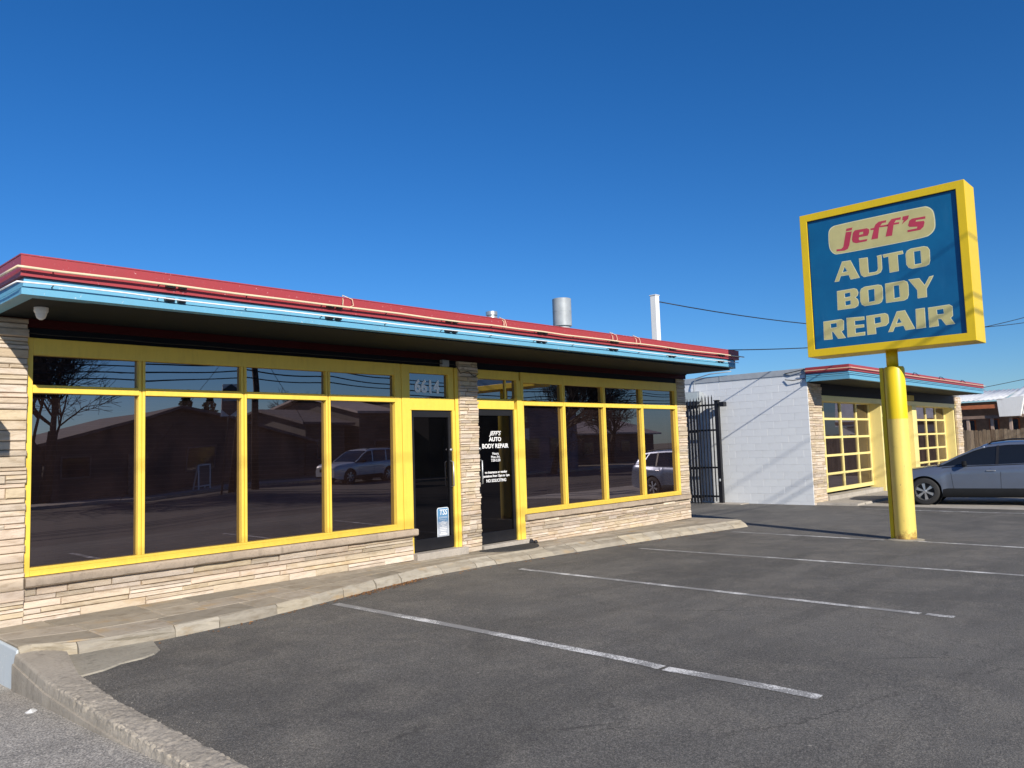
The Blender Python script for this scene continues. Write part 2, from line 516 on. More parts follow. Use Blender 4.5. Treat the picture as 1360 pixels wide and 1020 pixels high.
def apz(X, Y):
    t = 1 - sstep(-11.0, -7.5, Y)
    return -.292 * (1 - t) + (-.345) * t
grid_sheet('concrete_apron', 21.38, 80, -11.0, .6, 10, 40, apz, M['apron'])
def zdrive(X, Y):
    pts = [(30, -.46), (-.9, -.42), (-1.13, -.403), (-2.15, -.285), (-3.72, -.195), (-4.6, -.155), (-6, -.15), (-9, -.25), (-11, -.35)]
    for (ya, za), (yb, zb) in zip(pts, pts[1:]):
        if ya >= Y >= yb: return za + (zb - za) * (Y - ya) / (yb - ya)
    return pts[-1][1]
bm_ = MB(); ys = [-11 + i * (41 / 205) for i in range(206)]
for Y in ys:
    xr = lerp_poly(KI, Y) - .12 if Y < -1.1 else 2.3
    for X in (-30, -8, -2, 0, xr): bm_.v.append((X, Y, zdrive(X, Y)))
for j in range(len(ys) - 1):
    for i in range(4):
        a = j * 5 + i; bm_.f.append((a, a + 1, a + 6, a + 5)); bm_.mi.append(0)
tag(bm_.build('driveway', M['asphalt_old'], None, smooth=True), kind='structure')
b = MB(); b.add([(-400, -11.0, -.352), (-400, -27.0, -.352), (400, -27, -.352), (400, -11.0, -.352)], [(0, 1, 2, 3)])
tag(b.build('road', M['road']), kind='structure')
b = MB()
for x in range(-60, 120, 3): b.box(x + .01, x + 2.99, -29.2, -27.0, -.5, -.22)
tag(b.build('far_sidewalk', M['sidewalk']), kind='structure')
b = MB(); b.add([(-400, -29.2, -.26), (-400, -160, -.26), (400, -160, -.26), (400, -29.2, -.26)], [(0, 1, 2, 3)])
tag(b.build('far_yard', M['dirt']), kind='structure')

# stripes
stripes = thing('parking_stripes', None, None); stripes['kind'] = 'group'
def strip(p0, p1, w, name='parking_stripe'):
    b = MB(); n = 24; rng = random.Random(int(p0[0] * 100))
    d = Vector((p1[0] - p0[0], p1[1] - p0[1])); L = d.length; d.normalize(); nn = Vector((-d.y, d.x))
    for i in range(n + 1):
        t = i / n; off = .02 * math.sin(t * 5 + p0[0])
        for s in (-.5, .5):
            ww = w * (1 + rng.uniform(-.06, .06))
            q = Vector(p0[:2]) + d * (L * t) + nn * (s * ww + off * .4)
            b.v.append((q.x, q.y, zg(q.x, q.y) + .004))
    for i in range(n):
        a = 2 * i; b.f.append((a, a + 1, a + 3, a + 2)); b.mi.append(0)
    return b
def stripe_at(p0, p1, w):
    o = strip(p0, p1, w).build('parking_stripe', M['line'], None)
    tag(o, kind='structure'); return o
bpy.data.objects.remove(stripes)
stripe_at((5.159, -1.415), (5.162, -4.78), 0.105)
stripe_at((5.162, -4.785), (5.128, -5.665), 0.105)
stripe_at((5.122, -5.70), (5.143, -6.844), 0.11)
stripe_at((8.212, -1.4), (8.176, -6.59), 0.1)
stripe_at((8.19, -6.639), (8.197, -6.88), 0.1)
stripe_at((11.072, -1.492), (11.214, -7.347), 0.1)
stripe_at((14.208, -1.521), (14.179, -4.345), 0.1)
stripe_at((14.249, -4.8), (14.143, -6.95), 0.1)
stripe_at((20.577, -1.871), (20.505, -6.091), 0.1)

# ------------------------------------------------------------ walkway with flagstones and kerb stones
KT = [(2.26, -1.12), (2.445, -1.40), (3.103, -1.475), (4.102, -1.426), (5.374, -1.164), (7.045, -.72), (8.377, -.60), (10.438, -.66), (12.838, -.86), (14.686, -1.081), (15.25, -1.15)]
KBt = [(2.30, -1.16), (2.47, -1.44), (3.16, -1.49), (4.164, -1.44), (5.364, -1.20), (6.881, -.862), (8.19, -.83), (9.899, -.965), (12.464, -1.052), (14.538, -1.30), (15.40, -1.36)]
def yat(P, X):
    if X <= P[0][0]: return P[0][1]
    for (xa, ya), (xb, yb) in zip(P, P[1:]):
        if xa <= X <= xb: return ya + (yb - ya) * (X - xa) / (xb - xa)
    return P[-1][1]
walk = MB()
xs = [2.135] + [2.2 + i * .25 for i in range(53)] + [15.32]
for X in xs:
    walk.v += [(X, .3, zw(X) - .012), (X, yat(KT, X) + .04, zw(X) - .012), (X, yat(KT, X) + .04, -.6)]
for i in range(len(xs) - 1):
    a = 3 * i
    walk.f += [(a, a + 1, a + 4, a + 3), (a + 1, a + 2, a + 5, a + 4)]; walk.mi += [0, 0]
walkway = walk.build('walkway', M['mortar']); tag(walkway, kind='structure')

def slab(corners, ztop, thick, jit=.004, rng=random):
    """corners: 4 (x,y) ccw; top slightly inset = chamfered edge"""
    b = MB(); c = Vector((sum(p[0] for p in corners) / 4, sum(p[1] for p in corners) / 4))
    dz = [rng.uniform(-jit, jit) for _ in range(4)]
    bot = [(p[0], p[1], ztop(p[0]) - thick) for p in corners]
    mid = [(p[0], p[1], ztop(p[0]) - .008 + d) for p, d in zip(corners, dz)]
    topv = []
    for p, d in zip(corners, dz):
        v = (c - Vector(p)); v = v / max(v.length, 1e-4) * .012
        topv.append((p[0] + v.x, p[1] + v.y, ztop(p[0]) + d))
    b.add(bot + mid + topv, [(8, 9, 10, 11)] + [(i, (i + 1) % 4, 4 + (i + 1) % 4, 4 + i) for i in range(4)] + [(4 + i, 4 + (i + 1) % 4, 8 + (i + 1) % 4, 8 + i) for i in range(4)])
    return b
def stone_obj(b, name, mat, parent, c):
    for i, v in enumerate(b.v): b.v[i] = (v[0] - c[0], v[1] - c[1], v[2] - c[2])
    me = b.mesh(name)
    return link(name, me, mat, parent, loc=c, world_coords=True)

rng = random.Random(3)
nfl = 0
rows = 3
for r_ in range(rows):
    X = 2.135
    while X < 15.28:
        L = rng.choice((.42, .5, .62, .75, .9)); X2 = min(X + L, 15.3)
        if 15.3 - X2 < .2: X2 = 15.3
        def ye(x, k): 
            yo = yat(KT, x) + .050
            return -.03 + (yo + .03) * (k / rows)
        ya = [ye(X, r_), ye(X2, r_), ye(X2, r_ + 1), ye(X, r_ + 1)]
        g = .004
        cs = [(X + g, ya[3] + g), (X2 - g, ya[2] + g), (X2 - g, ya[1] - g), (X + g, ya[0] - g)]
        c = ((X + X2) / 2, sum(ya) / 4, zw(X))
        stone_obj(slab(cs, zw, .03, .002, rng), 'flagstone', M['flag'], walkway, c)
        X = X2
# kerb stones: battered front face
X = 2.13
while X < 15.30:
    L = rng.uniform(.32, .85); X2 = min(X + L, 15.33)
    if 15.33 - X2 < .2: X2 = 15.33
    b = MB(); n = 4
    for i in range(n + 1):
        x = X + .004 + (X2 - X - .008) * i / n
        yt = yat(KT, x); yb = yat(KBt, x)
        j = rng.uniform(-.012, .012); jz = rng.uniform(-.006, .004)
        b.v += [(x, yt + .045, zw(x) - .1), (x, yt + .045, zw(x) + .002), (x, yt + .018 + j, zw(x) + .004 + jz), (x, yt - .012 + j, zw(x) - .018 + jz), (x, (yt + yb) / 2 + rng.uniform(-.02, .01), (zw(x) + zg(x)) / 2), (x, yb, zg(x) - .06)]
    for i in range(n):
        for k in range(5):
            a = 6 * i + k; b.f.append((a, a + 1, a + 7, a + 6)); b.mi.append(0)
    b.f += [(0, 1, 2, 3, 4, 5), tuple(6 * n + k for k in (5, 4, 3, 2, 1, 0))]; b.mi += [0, 0]
    stone_obj(b, 'kerb_stone', M['kerbstone'], walkway, ((X + X2) / 2, yat(KT, X), zw(X)))
    X = X2
# rounded end of the walkway
b = MB(); b.hexa([(15.33, -1.28, -.4), (15.62, -1.05, -.4), (15.62, .3, -.4), (15.33, .3, -.4), (15.33, -1.12, zw(15.3)), (15.58, -.95, zw(15.3) - .01), (15.58, .3, zw(15.3) - .01), (15.33, .3, zw(15.3))])
b.build('walkway_end', M['kerbstone'], walkway, bevel=.02)
# painted retaining end of the walkway
b = MB(); b.hexa([(2.09, -1.115, -.7), (2.16, -1.115, -.7), (2.16, 0.0, -.7), (2.09, 0.0, -.7), (2.118, -1.115, zw(2) - .030), (2.16, -1.115, zw(2) - .016), (2.16, 0.0, zw(2) - .014), (2.118, 0.0, zw(2) - .020)])
b.build('retaining_face', M['pale_blue'], walkway, bevel=.01)

# broken concrete retaining kerb along the left edge of the lot
from mathutils import noise as mnoise
def fbm(p, o=5):
    v = 0; a_ = 1
    for k in range(o):
        v += a_ * mnoise.noise(Vector(p) * (2.03 ** k)); a_ *= .55
    return v
b = MB(); ny = 640
KPROF = 34
for j in range(ny + 1):
    t = j / ny
    Y = -1.12 - 9.7 * t ** 1.5
    xo, xi = lerp_poly(KO, Y), lerp_poly(KI, Y)
    zt = -.10
    rough = .10 + .90 * (1 - sstep(-3.1, -1.7, Y))
    zo = zdrive(xo, Y) - .15
    key = [(xo - .030, zo), (xo - .029, -.20), (xo - .026, -.184), (xo - .014, -.180), (xo - .010, -.15), (xo - .004, zt - .014), (xo + .012, zt - .002), (xo + .05, zt), ((xo + xi) / 2, zt + .002), (xi - .05, zt - .001), (xi - .012, zt - .008), (xi + .012, zg(xi, Y) - .05)]
    for k in range(KPROF):
        u = k / (KPROF - 1) * (len(key) - 1); i = min(int(u), len(key) - 2); f_ = u - i
        x = key[i][0] + (key[i + 1][0] - key[i][0]) * f_; z = key[i][1] + (key[i + 1][1] - key[i][1]) * f_
        w_ = sstep(2.5, 5.0, u) if u < 6 else 1
        n1 = fbm((x * 14, Y * 14, z * 14)); n2 = fbm((x * 60 + 9, Y * 60, z * 60), 3)
        d = (.007 * n1 + .010 * n2) * rough * w_ - .004 * rough * w_
        if u < 6.5: x -= d * .8
        z += d
        b.v.append((x, Y, z))
for j in range(ny):
    for k in range(KPROF - 1):
        a = j * KPROF + k; b.f.append((a, a + 1, a + KPROF + 1, a + KPROF)); b.mi.append(0)
b.f.append(tuple(range(KPROF))); b.mi.append(0)
ko = tag(b.build('retaining_kerb', M['concrete'], None, smooth=False), kind='structure')
smooth_by_angle(ko, 50)
# (patch)
# worn concrete patch where kerb and walkway meet
PP = [(2.24, -.9), (2.24, -2.2), (2.45, -2.16), (2.614, -2.06), (2.80, -2.04), (2.926, -1.97), (3.02, -1.85), (3.06, -1.70), (3.12, -1.47), (3.10, -1.30), (2.9, -1.1)]
b = MB(); n = len(PP)
b.v = [(x, y, -.138) for x, y in PP] + [(x + .012, y - .012, -.156) for x, y in PP]
b.f = [tuple(range(n))] + [(i, (i + 1) % n, n + (i + 1) % n, n + i) for i in range(n)]; b.mi = [0] * len(b.f)
tag(b.build('concrete_patch', M['patch']), kind='structure')

# ------------------------------------------------------------ stone walling
def ledge_stone(x0, x1, z0, z1, y, proud, rng, axis='y'):
    """front face towards -Y (axis y) or -X (axis x, then x0..x1 run along Y)"""
    j = lambda a: rng.uniform(-a, a)
    ch = min(.010, (z1 - z0) * .2)
    back = [(x0, y + .06, z0), (x1, y + .06, z0), (x1, y + .06, z1), (x0, y + .06, z1)]
    mid = [(x0 + j(.002), y - proud + .012, z0 + .001), (x1 + j(.002), y - proud + .012, z0 + .001), (x1 + j(.002), y - proud + .012, z1 - .001), (x0 + j(.002), y - proud + .012, z1 - .001)]
    t = [j(.006) for _ in range(4)]
    fr = [(x0 + ch, y - proud + t[0], z0 + ch), (x1 - ch, y - proud + t[1], z0 + ch), (x1 - ch, y - proud + t[2], z1 - ch), (x0 + ch, y - proud + t[3], z1 - ch)]
    vs = back + mid + fr
    if axis == 'x': vs = [(v[1], v[0], v[2]) for v in vs]
    b = MB(); b.add(vs, [(8, 9, 10, 11)] + [(i, (i + 1) % 4, 4 + (i + 1) % 4, 4 + i) for i in range(4)] + [(4 + i, 4 + (i + 1) % 4, 8 + (i + 1) % 4, 8 + i) for i in range(4)] + [(3, 2, 1, 0)])
    return b

def stone_wall(parent, name, x0, x1, zbot, ztop, y, seed, hmin=.035, hmax=.085, lmin=.22, lmax=.8, pmax=.028, depth=.3, axis='y', ends=(True, True), label=None, bottom_proud=0.0, back=True):
    rng = random.Random(seed)
    zb = zbot if callable(zbot) else (lambda x: zbot)
    core = MB()
    za, zc = zb(x0), zb(x1)
    if axis == 'y':
        core.hexa([(x0 + .012, y + .012, za), (x1 - .012, y + .012, zc), (x1 - .012, y + depth, zc), (x0 + .012, y + depth, za), (x0 + .012, y + .012, ztop - .003), (x1 - .012, y + .012, ztop - .003), (x1 - .012, y + depth, ztop - .003), (x0 + .012, y + depth, ztop - .003)])
    else:
        core.box(y + .012, y + depth, x0 + .012, x1 - .012, za, ztop - .003)
    w = core.build(name, M['mortar'], parent)
    if label: w['label'] = label
    # courses measured from the top so they stay level
    z = ztop; zmin = min(za, zc)
    first = True
    while z - zmin > .012:
        h = rng.uniform(hmin, hmax); 
        if z - h - zmin < .03: h = z - zmin
        z1_, z0_ = z, z - h
        X = x0 + (0 if rng.random() < .5 else 0)
        firsts = True
        while X < x1 - .001:
            L = rng.uniform(lmin, lmax) * (1.25 if rng.random() < .2 else 1)
            if firsts: L *= rng.uniform(.35, 1); firsts = False
            X2 = min(X + L, x1)
            if x1 - X2 < lmin * .5: X2 = x1
            pr_ = rng.uniform(.002, pmax)
            if bottom_proud and z0_ < zmin + .16: pr_ += bottom_proud
            sx0 = X + (.002 if X > x0 else -rng.uniform(0, .012) * ends[0]); sx1 = X2 - (.002 if X2 < x1 else -rng.uniform(0, .012) * ends[1])
            zz0 = max(z0_, min(zb(X), zb(X2)) - .02)
            if z1_ - zz0 > .012:
                # long courses are sometimes split in two thinner ledges
                if h > .065 and rng.random() < .3:
                    zs = z0_ + h * rng.uniform(.4, .6)
                    parts_ = [(zz0, zs), (zs, z1_)]
                else: parts_ = [(zz0, z1_)]
                for (a_, c_) in parts_:
                    if c_ - a_ < .01: continue
                    bb = ledge_stone(sx0, sx1, a_ + .0015, c_ - .0015, y, pr_ + rng.uniform(-.004, .004), rng, axis)
                    cx = (sx0 + sx1) / 2
                    cc = (cx, y, (a_ + c_) / 2) if axis == 'y' else (y, cx, (a_ + c_) / 2)
                    stone_obj(bb, 'stone', M['stone'], w, cc)
            X = X2
        z = z0_
    return w

# ------------------------------------------------------------ main shop building
shop = thing('repair_shop', "long low body shop with yellow window frames and number 6614 over its left door", 'shop building', (8.5, 3, 0))
stone_wall(shop, 'stone_pier', 1.2, 2.455, lambda x: -.08, 2.985, -.045, 21, .04, .12, .3, 1.0, .03, depth=.3, bottom_proud=.0)
stone_wall(shop, 'stone_base', 2.46, 7.455, zw, .285, 0.0, 22, .045, .085, .25, .95, .03, bottom_proud=.02)
stone_wall(shop, 'stone_pier', 8.425, 8.81, zw, 2.90, -.05, 23, .035, .085, .14, .3, .03, depth=.35)
stone_wall(shop, 'stone_base', 9.885, 15.30, zw, .285, 0.0, 24, .035, .07, .16, .6, .022)
stone_wall(shop, 'stone_pier', 14.955, 15.295, .32, 2.90, 0.0, 25, .05, .10, .34, .5, .02)
# sills
for (xa, xb) in ((2.47, 7.51), (9.88, 15.22)):
    b = MB(); rng = random.Random(int(xa * 10)); n = int((xb - xa) / .12)
    for i in range(n + 1):
        x = xa + (xb - xa) * i / n; j = rng.uniform(-.008, .004); q = rng.uniform(-.006, .006)
        b.v += [(x, .12, .288), (x, .12, .395), (x, -.065 + j, .388), (x, -.078 + j, .372 + q), (x, -.075 + j, .305 + q), (x, -.055 + j, .290 + q * .3)]
    for i in range(n):
        for k in range(6):
            a = 6 * i + k; c = 6 * i + (k + 1) % 6; b.f.append((a, c, c + 6, a + 6)); b.mi.append(0)
    b.f += [tuple(range(6)), tuple(6 * n + k for k in reversed(range(6)))]; b.mi += [0, 0]
    b.build('window_sill', M['sill'], shop)

ZS, ZT0, ZT1, ZH, ZTOP = .395, 2.222, 2.318, 2.625, 2.80
def window_run(x0, x1, mulls, tilts, name='window'):
    """x0..x1 outer frame, mulls = centres; one window thing-part holding frame bars and panes"""
    w = MB()
    hw = .037
    w.box(x0, x0 + .060, -.01, .13, ZS, ZTOP)
    w.box(x1 - .085, x1, -.01, .13, ZS, ZTOP)
    w.box(x0 + .060, x1 - .085, -.008, .128, ZH, ZTOP - .001)
    w.box(x0 + .060, x1 - .085, -.016, .128, ZS + .002, ZS + .058)
    w.box(x0 + .060, x1 - .085, -.004, .048, ZS + .058, ZS + .085)
    edges = [x0 + .060] + [v for m in mulls for v in (m - hw, m + hw)] + [x1 - .085]
    for i in range(0, len(edges), 2):
        w.box(edges[i], edges[i + 1], -.022, .12, ZT0 + .012, ZT1 - .03)
        w.box(edges[i], edges[i + 1], -.002, .12, ZT1 - .03, ZT1)
    for m in mulls:
        w.box(m - hw, m - .006, -.006, .125, ZS + .085, ZH)
        w.box(m + .006, m + hw, -.006, .125, ZS + .085, ZH)
        w.box(m - .006, m + .006, .012, .125, ZS + .085, ZH)
    fr = w.build(name, M['yellow'], shop, bevel=.004)
    for i in range(0, len(edges), 2):
        a, c = edges[i], edges[i + 1]
        t0, t1 = tilts[i // 2]
        for (za, zb_) in ((ZS + .07, ZT0 + .02), (ZT1 - .01, ZH + .01)):
            b = MB(); nx, nz = 10, 10; rr = random.Random(i * 7 + int(za))
            ph = rr.uniform(0, 6)
            for jz in range(nz + 1):
                for ix in range(nx + 1):
                    u = ix / nx; z = za + (zb_ - za) * jz / nz; x = a - .01 + (c - a + .02) * u
                    tt = t0 + (t1 - t0) * u
                    bow = .0004 * math.sin(3.1 * u + ph) * math.sin(2.2 * jz / nz + ph * .5)
                    b.v.append((x, .055 + tt * (z - 1.5) + bow, z))
            for jz in range(nz):
                for ix in range(nx):
                    p = jz * (nx + 1) + ix; b.f.append((p, p + 1, p + nx + 2, p + nx + 1)); b.mi.append(0)
            b.build('glass_pane', M['glass'], fr, smooth=True)
    return fr
T_ = -.0068
window_run(2.46, 7.262, [3.605, 4.83, 6.045], [(0, 0), (.0, T_), (T_, T_ * 1.05), (T_, T_)])
window_run(9.90, 14.93, [11.05, 12.28, 13.58], [(0, 0), (0, 0), (-.001, -.001), (0, 0)])
# door surrounds
b = MB()
b.box(7.262, 7.30, -.004, .12, ZS, ZTOP - .001); b.box(7.305, 7.455, -.014, .12, ZS, ZTOP - .002)
b.box(7.455, 7.49, .0, .12, .03, 2.30)
b.box(7.455, 8.345, -.010, .12, 2.125, 2.312)
b.box(7.455, 8.345, -.006, .12, ZH + .055, ZTOP - .003)
b.box(8.235, 8.345, -.002, .12, 2.312, ZH + .055)
b.box(8.300, 8.355, -.012, .12, .02, 2.125); b.box(8.36, 8.422, -.022, .12, .02, ZTOP - .006)
b.build('door_surround', M['yellow'], shop, bevel=.004)
b = MB()
b.box(8.84, 9.72, -.010, .12, 2.16, 2.30)
b.box(8.84, 9.86, -.006, .12, ZH + .03, ZTOP - .002)
b.box(9.72, 9.78, -.008, .12, zw(9.7), 2.16); b.box(9.785, 9.898, -.022, .12, zw(9.7), 2.37); b.box(9.80, 9.898, -.004, .12, 2.37, ZH + .03)
b.box(8.84, 9.80, .04, .12, 2.30, 2.335)
b.build('door_surround', M['yellow'], shop, bevel=.004)
def flat_pane(x0, x1, z0, z1, y, mat, parent, name='glass_pane'):
    b = MB(); b.add([(x0, y, z0), (x1, y, z0), (x1, y, z1), (x0, y, z1)], [(0, 1, 2, 3)])
    return b.build(name, mat, parent)
tr1 = MB().box(7.455, 7.475, .03, .10, 2.312, ZH + .055).build('transom', M['yellow'], shop)
flat_pane(7.47, 8.24, 2.305, ZH + .06, .05, M['glass'], tr1)
tr2 = MB().box(8.84, 8.87, .02, .09, 2.335, ZH + .03).box(9.55, 9.575, .03, .08, 2.335, ZH + .03).build('transom', M['yellow'], shop)
flat_pane(8.84, 9.81, 2.33, ZH + .04, .055, M['glass'], tr2)

def glass_door(x0, x1, z0, z1, handle_x, name='door'):
    b = MB(); s = .055
    b.box(x0, x0 + s, .02, .065, z0, z1); b.box(x1 - s, x1, .02, .065, z0, z1)
    b.box(x0 + s, x1 - s, .02, .065, z1 - .10, z1); b.box(x0 + s, x1 - s, .02, .065, z0, z0 + .17)
    d = b.build(name, M['alu'], shop, bevel=.003)
    flat_pane(x0 + s - .005, x1 - s + .005, z0 + .165, z1 - .095, .045, M['door_glass'], d)
    h = MB(); h.tube([(handle_x, .02, .95), (handle_x, -.045, .97), (handle_x, -.045, 1.33), (handle_x, .02, 1.35)], .012, 8)
    h.lathe((handle_x, -.0, 1.52), [(.0, -.012), (.022, -.012), (.022, .02), (0, .02)], 12, axis='y')
    h.build('door_handle', M['steel'], d, smooth=True)
    return d
door1 = glass_door(7.492, 8.298, .045, 2.12, 8.262)
door2 = glass_door(8.845, 9.715, .005, 2.155, 8.885)
door2['label'] = 'black door with white shop lettering'; door1['label'] = 'black door with a blue and white sticker'
# concrete thresholds
b = MB(); b.box(7.44, 8.46, -.13, .10, zw(8) - .1, .03); b.build('threshold', M['sidewalk'], shop, bevel=.01)
b = MB(); b.box(8.83, 9.90, -.10, .10, zw(9) - .1, -.01); b.build('threshold', M['sidewalk'], shop, bevel=.01)

def text_obj(txt, size, mat, parent, loc, rot, name='lettering', shear=0, bold=0.0, sx=1.0, align='LEFT', ext=.0015, spacing=1.0):
    cu = bpy.data.curves.new(name, 'FONT')
    cu.body = txt; cu.size = size; cu.shear = shear; cu.offset = bold; cu.extrude = ext; cu.align_x = align
    cu.space_character = spacing; cu.resolution_u = 3; cu.space_line = .9
    tmp = bpy.data.objects.new(name, cu)
    me = bpy.data.meshes.new_from_object(tmp)
    bpy.data.objects.remove(tmp)
    for v in me.vertices: v.co.x *= sx
    me.materials.clear()
    me.materials.append(mat)
    o = bpy.data.objects.new(name, me); col.objects.link(o)
    o.parent = parent
    base = Vector((0, 0, 0)); p = parent
    while p is not None: base += Vector(p.location); p = p.parent
    o.location = Vector(loc) - base; o.rotation_euler = rot
    return o
FR = (R(90), 0, 0)
text_obj('6614', .27, M['digit'], tr1, (7.845, .046, 2.395), FR, 'house_number', 0, .009, .93, 'CENTER')
text_obj("JEFF'S", .095, M['vinyl'], door2, (9.285, .041, 1.735), FR, shear=.35, bold=.0015, sx=1.1, align='CENTER')
text_obj("AUTO", .092, M['vinyl'], door2, (9.285, .041, 1.638), FR, bold=.0025, sx=1.1, align='CENTER')
text_obj("BODY REPAIR", .100, M['vinyl'], door2, (9.285, .041, 1.525), FR, bold=.002, sx=1.0, align='CENTER', spacing=1.0)
for i, (t_, s_, z_) in enumerate((("Hours", .058, 1.415), ("Mon.-Fri.", .058, 1.36), ("7:30-5:30", .058, 1.305))):
    text_obj(t_, s_, M['vinyl'], door2, (9.285, .041, z_), FR, bold=.0012, align='CENTER')
for (t_, s_, z_) in (("no insurance or vendor", .057, 1.115), ("quotations from 12pm to 1pm", .054, 1.055), ("NO SOLICITING", .068, .975)):
    text_obj(t_, s_, M['vinyl'], door2, (9.285, .041, z_), FR, bold=.0012, sx=.95, align='CENTER')

def sticker_mat():
    m, nt, b = nmat('sticker_print')
    tc = nt.nodes.new('ShaderNodeTexCoord'); sp = nt.nodes.new('ShaderNodeSeparateXYZ')
    nt.links.new(tc.outputs['Generated'], sp.inputs[0])
    c = ramp(nt, sp.outputs['Z'], [(.0, (.42, .44, .48)), (.45, (.36, .40, .46)), (.6, (.10, .22, .38)), (1, (.09, .24, .42))])
    nt.links.new(c, b.inputs['Base Color']); b.inputs['Roughness'].default_value = .4
    return m
def round_rect(x0, x1, z0, z1, r, y, n=6):
    v = []
    for cx, cz, a0 in ((x1 - r, z1 - r, 0), (x0 + r, z1 - r, 90), (x0 + r, z0 + r, 180), (x1 - r, z0 + r, 270)):
        for k in range(n + 1):
            t = R(a0 + 90 * k / n); v.append((cx + r * math.cos(t), y, cz + r * math.sin(t)))
    return v
b = MB(); v = round_rect(7.975, 8.213, .185, .650, .035, .040); b.add(v, [tuple(range(len(v)))])
b.build('sticker_border', simple('sticker_border', (.62, .66, .70), .4), door1)
b = MB(); v = round_rect(7.987, 8.201, .197, .638, .027, .0385); b.add(v, [tuple(range(len(v)))])
stk = b.build('sticker', sticker_mat(), door1)
text_obj("TSS", .115, M['vinyl'], door1, (8.095, .037, .540), FR, shear=.2, bold=.001, sx=.92, align='CENTER')
b = MB(); rr = random.Random(5)
for z_, w_, h_ in ((.505, .16, .004), (.49, .17, .004), (.465, .15, .004), (.437, .06, .008), (.417, .16, .009), (.397, .10, .009), (.368, .05, .008), (.345, .14, .010), (.322, .15, .010), (.298, .12, .010), (.235, .15, .022), (.268, .10, .010)):
    x = 8.094 - w_ / 2
    while x < 8.094 + w_ / 2:
        l = rr.uniform(.012, .03); b.box(x, min(x + l, 8.094 + w_ / 2), .0355, .038, z_, z_ + h_); x += l + .005
tag(b.build('sticker_print', M['vinyl'], door1), kind='stuff')

# interior: floor, back wall, ceiling, blinds
b = MB()
b.box(1.5, 15.0, .35, 6.0, -.12, -.02); b.box(1.5, 15.0, 4.6, 4.75, -.02, 2.95); b.box(8.45, 8.55, .35, 4.6, -.02, 2.95)
b.box(2.6, 3.6, 1.2, 1.9, -.02, .85); b.box(4.6, 6.6, 2.0, 2.8, -.02, .95); b.box(10.6, 12.6, 1.8, 2.6, -.02, 1.05)
b.build('interior', M['interior'], shop)
for (xa, xb) in ((2.55, 3.56), (3.65, 4.785), (4.875, 6.0), (6.09, 7.17), (9.99, 11.0), (11.1, 12.23), (12.33, 13.53), (13.63, 14.84)):
    b = MB(); z = .5
    while z < 2.2:
        b.box(xa, xb, .16, .185, z, z + .010); z += .052
    o = b.build('window_blind', M['blind'], shop)

# body walls and roof
b = MB()
b.box(1.2, 1.35, .3, 14.0, -.6, 3.1)
b.box(15.10, 15.27, .3, 14.0, -.6, 3.1)
b.box(1.35, 15.10, 13.85, 14.0, -.6, 3.1)
b.build('side_wall', M['block'], shop)
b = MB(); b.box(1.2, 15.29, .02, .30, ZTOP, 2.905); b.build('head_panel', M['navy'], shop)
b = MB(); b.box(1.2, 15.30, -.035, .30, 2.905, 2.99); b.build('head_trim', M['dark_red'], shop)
# fascia: z of the top edge rises slightly to the right
def zf(X): return (X - 2) * .0035
FY = -1.30
def swept(prof, x0, x1, mat, name, yback=13.9):
    """profile (y,z) swept along X from x0 to x1, and the same profile mitred round the left end back along Y"""
    b = MB(); n = len(prof)
    # points: right end, left corner (mitre), back end
    for (y, z) in prof: b.v.append((x1, y, z + zf(x1)))
    for (y, z) in prof: b.v.append((x0 + (y - FY), y, z + zf(x0)))
    for (y, z) in prof: b.v.append((x0 + (y - FY), yback, z + zf(x0)))
    for s in range(2):
        for k in range(n):
            a = s * n + k; c = s * n + (k + 1) % n
            b.f.append((a, c, c + n, a + n)); b.mi.append(0)
    b.f += [tuple(range(n)), tuple(2 * n + k for k in reversed(range(n)))]; b.mi += [0, 0]
    return b.build(name, mat, shop)
X0F, X1F = 2.05, 15.35
swept([(-1.30, 3.345), (-1.30, 3.155), (-1.20, 3.155), (-1.20, 3.345)], X0F, X1F, M['red'], 'red_fascia')
swept([(-1.305, 3.350), (-1.305, 3.338), (-1.0, 3.338), (-1.0, 3.350)], X0F, X1F, M['red'], 'roof_coping')
swept([(-1.262, 3.150), (-1.278, 3.062), (-1.18, 3.062), (-1.18, 3.150)], X0F, X1F - .16, M['blue'], 'blue_fascia')
swept([(-1.290, 3.050), (-1.290, 2.995), (-1.17, 2.990), (-1.17, 3.060), (-1.275, 3.060)], X0F, X1F - .16, M['blue'], 'blue_fascia')
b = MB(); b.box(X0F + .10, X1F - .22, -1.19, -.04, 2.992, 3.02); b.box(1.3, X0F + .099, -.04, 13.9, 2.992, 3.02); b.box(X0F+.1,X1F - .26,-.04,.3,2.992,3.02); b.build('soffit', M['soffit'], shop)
b = MB(); b.hexa([(X0F + .06, -1.22, 3.03), (X1F - .02, -1.22, 3.03), (X1F - .02, 13.9, 3.03), (X0F + .06, 13.9, 3.03), (X0F + .06, -1.22, 3.33), (X1F - .02, -1.22, 3.375), (X1F - .02, 13.9, 3.375), (X0F + .06, 13.9, 3.33)])
b.build('roof', M['roof'], shop)
b = MB(); b.box(X1F - .02, X1F, -1.2, 13.9, 3.2, 3.38); b.build('red_fascia', M['red'], shop)
b = MB(); b.box(15.27, X1F - .03, -.05, 13.9, 2.99, 3.03); b.build('soffit', M['soffit'], shop)
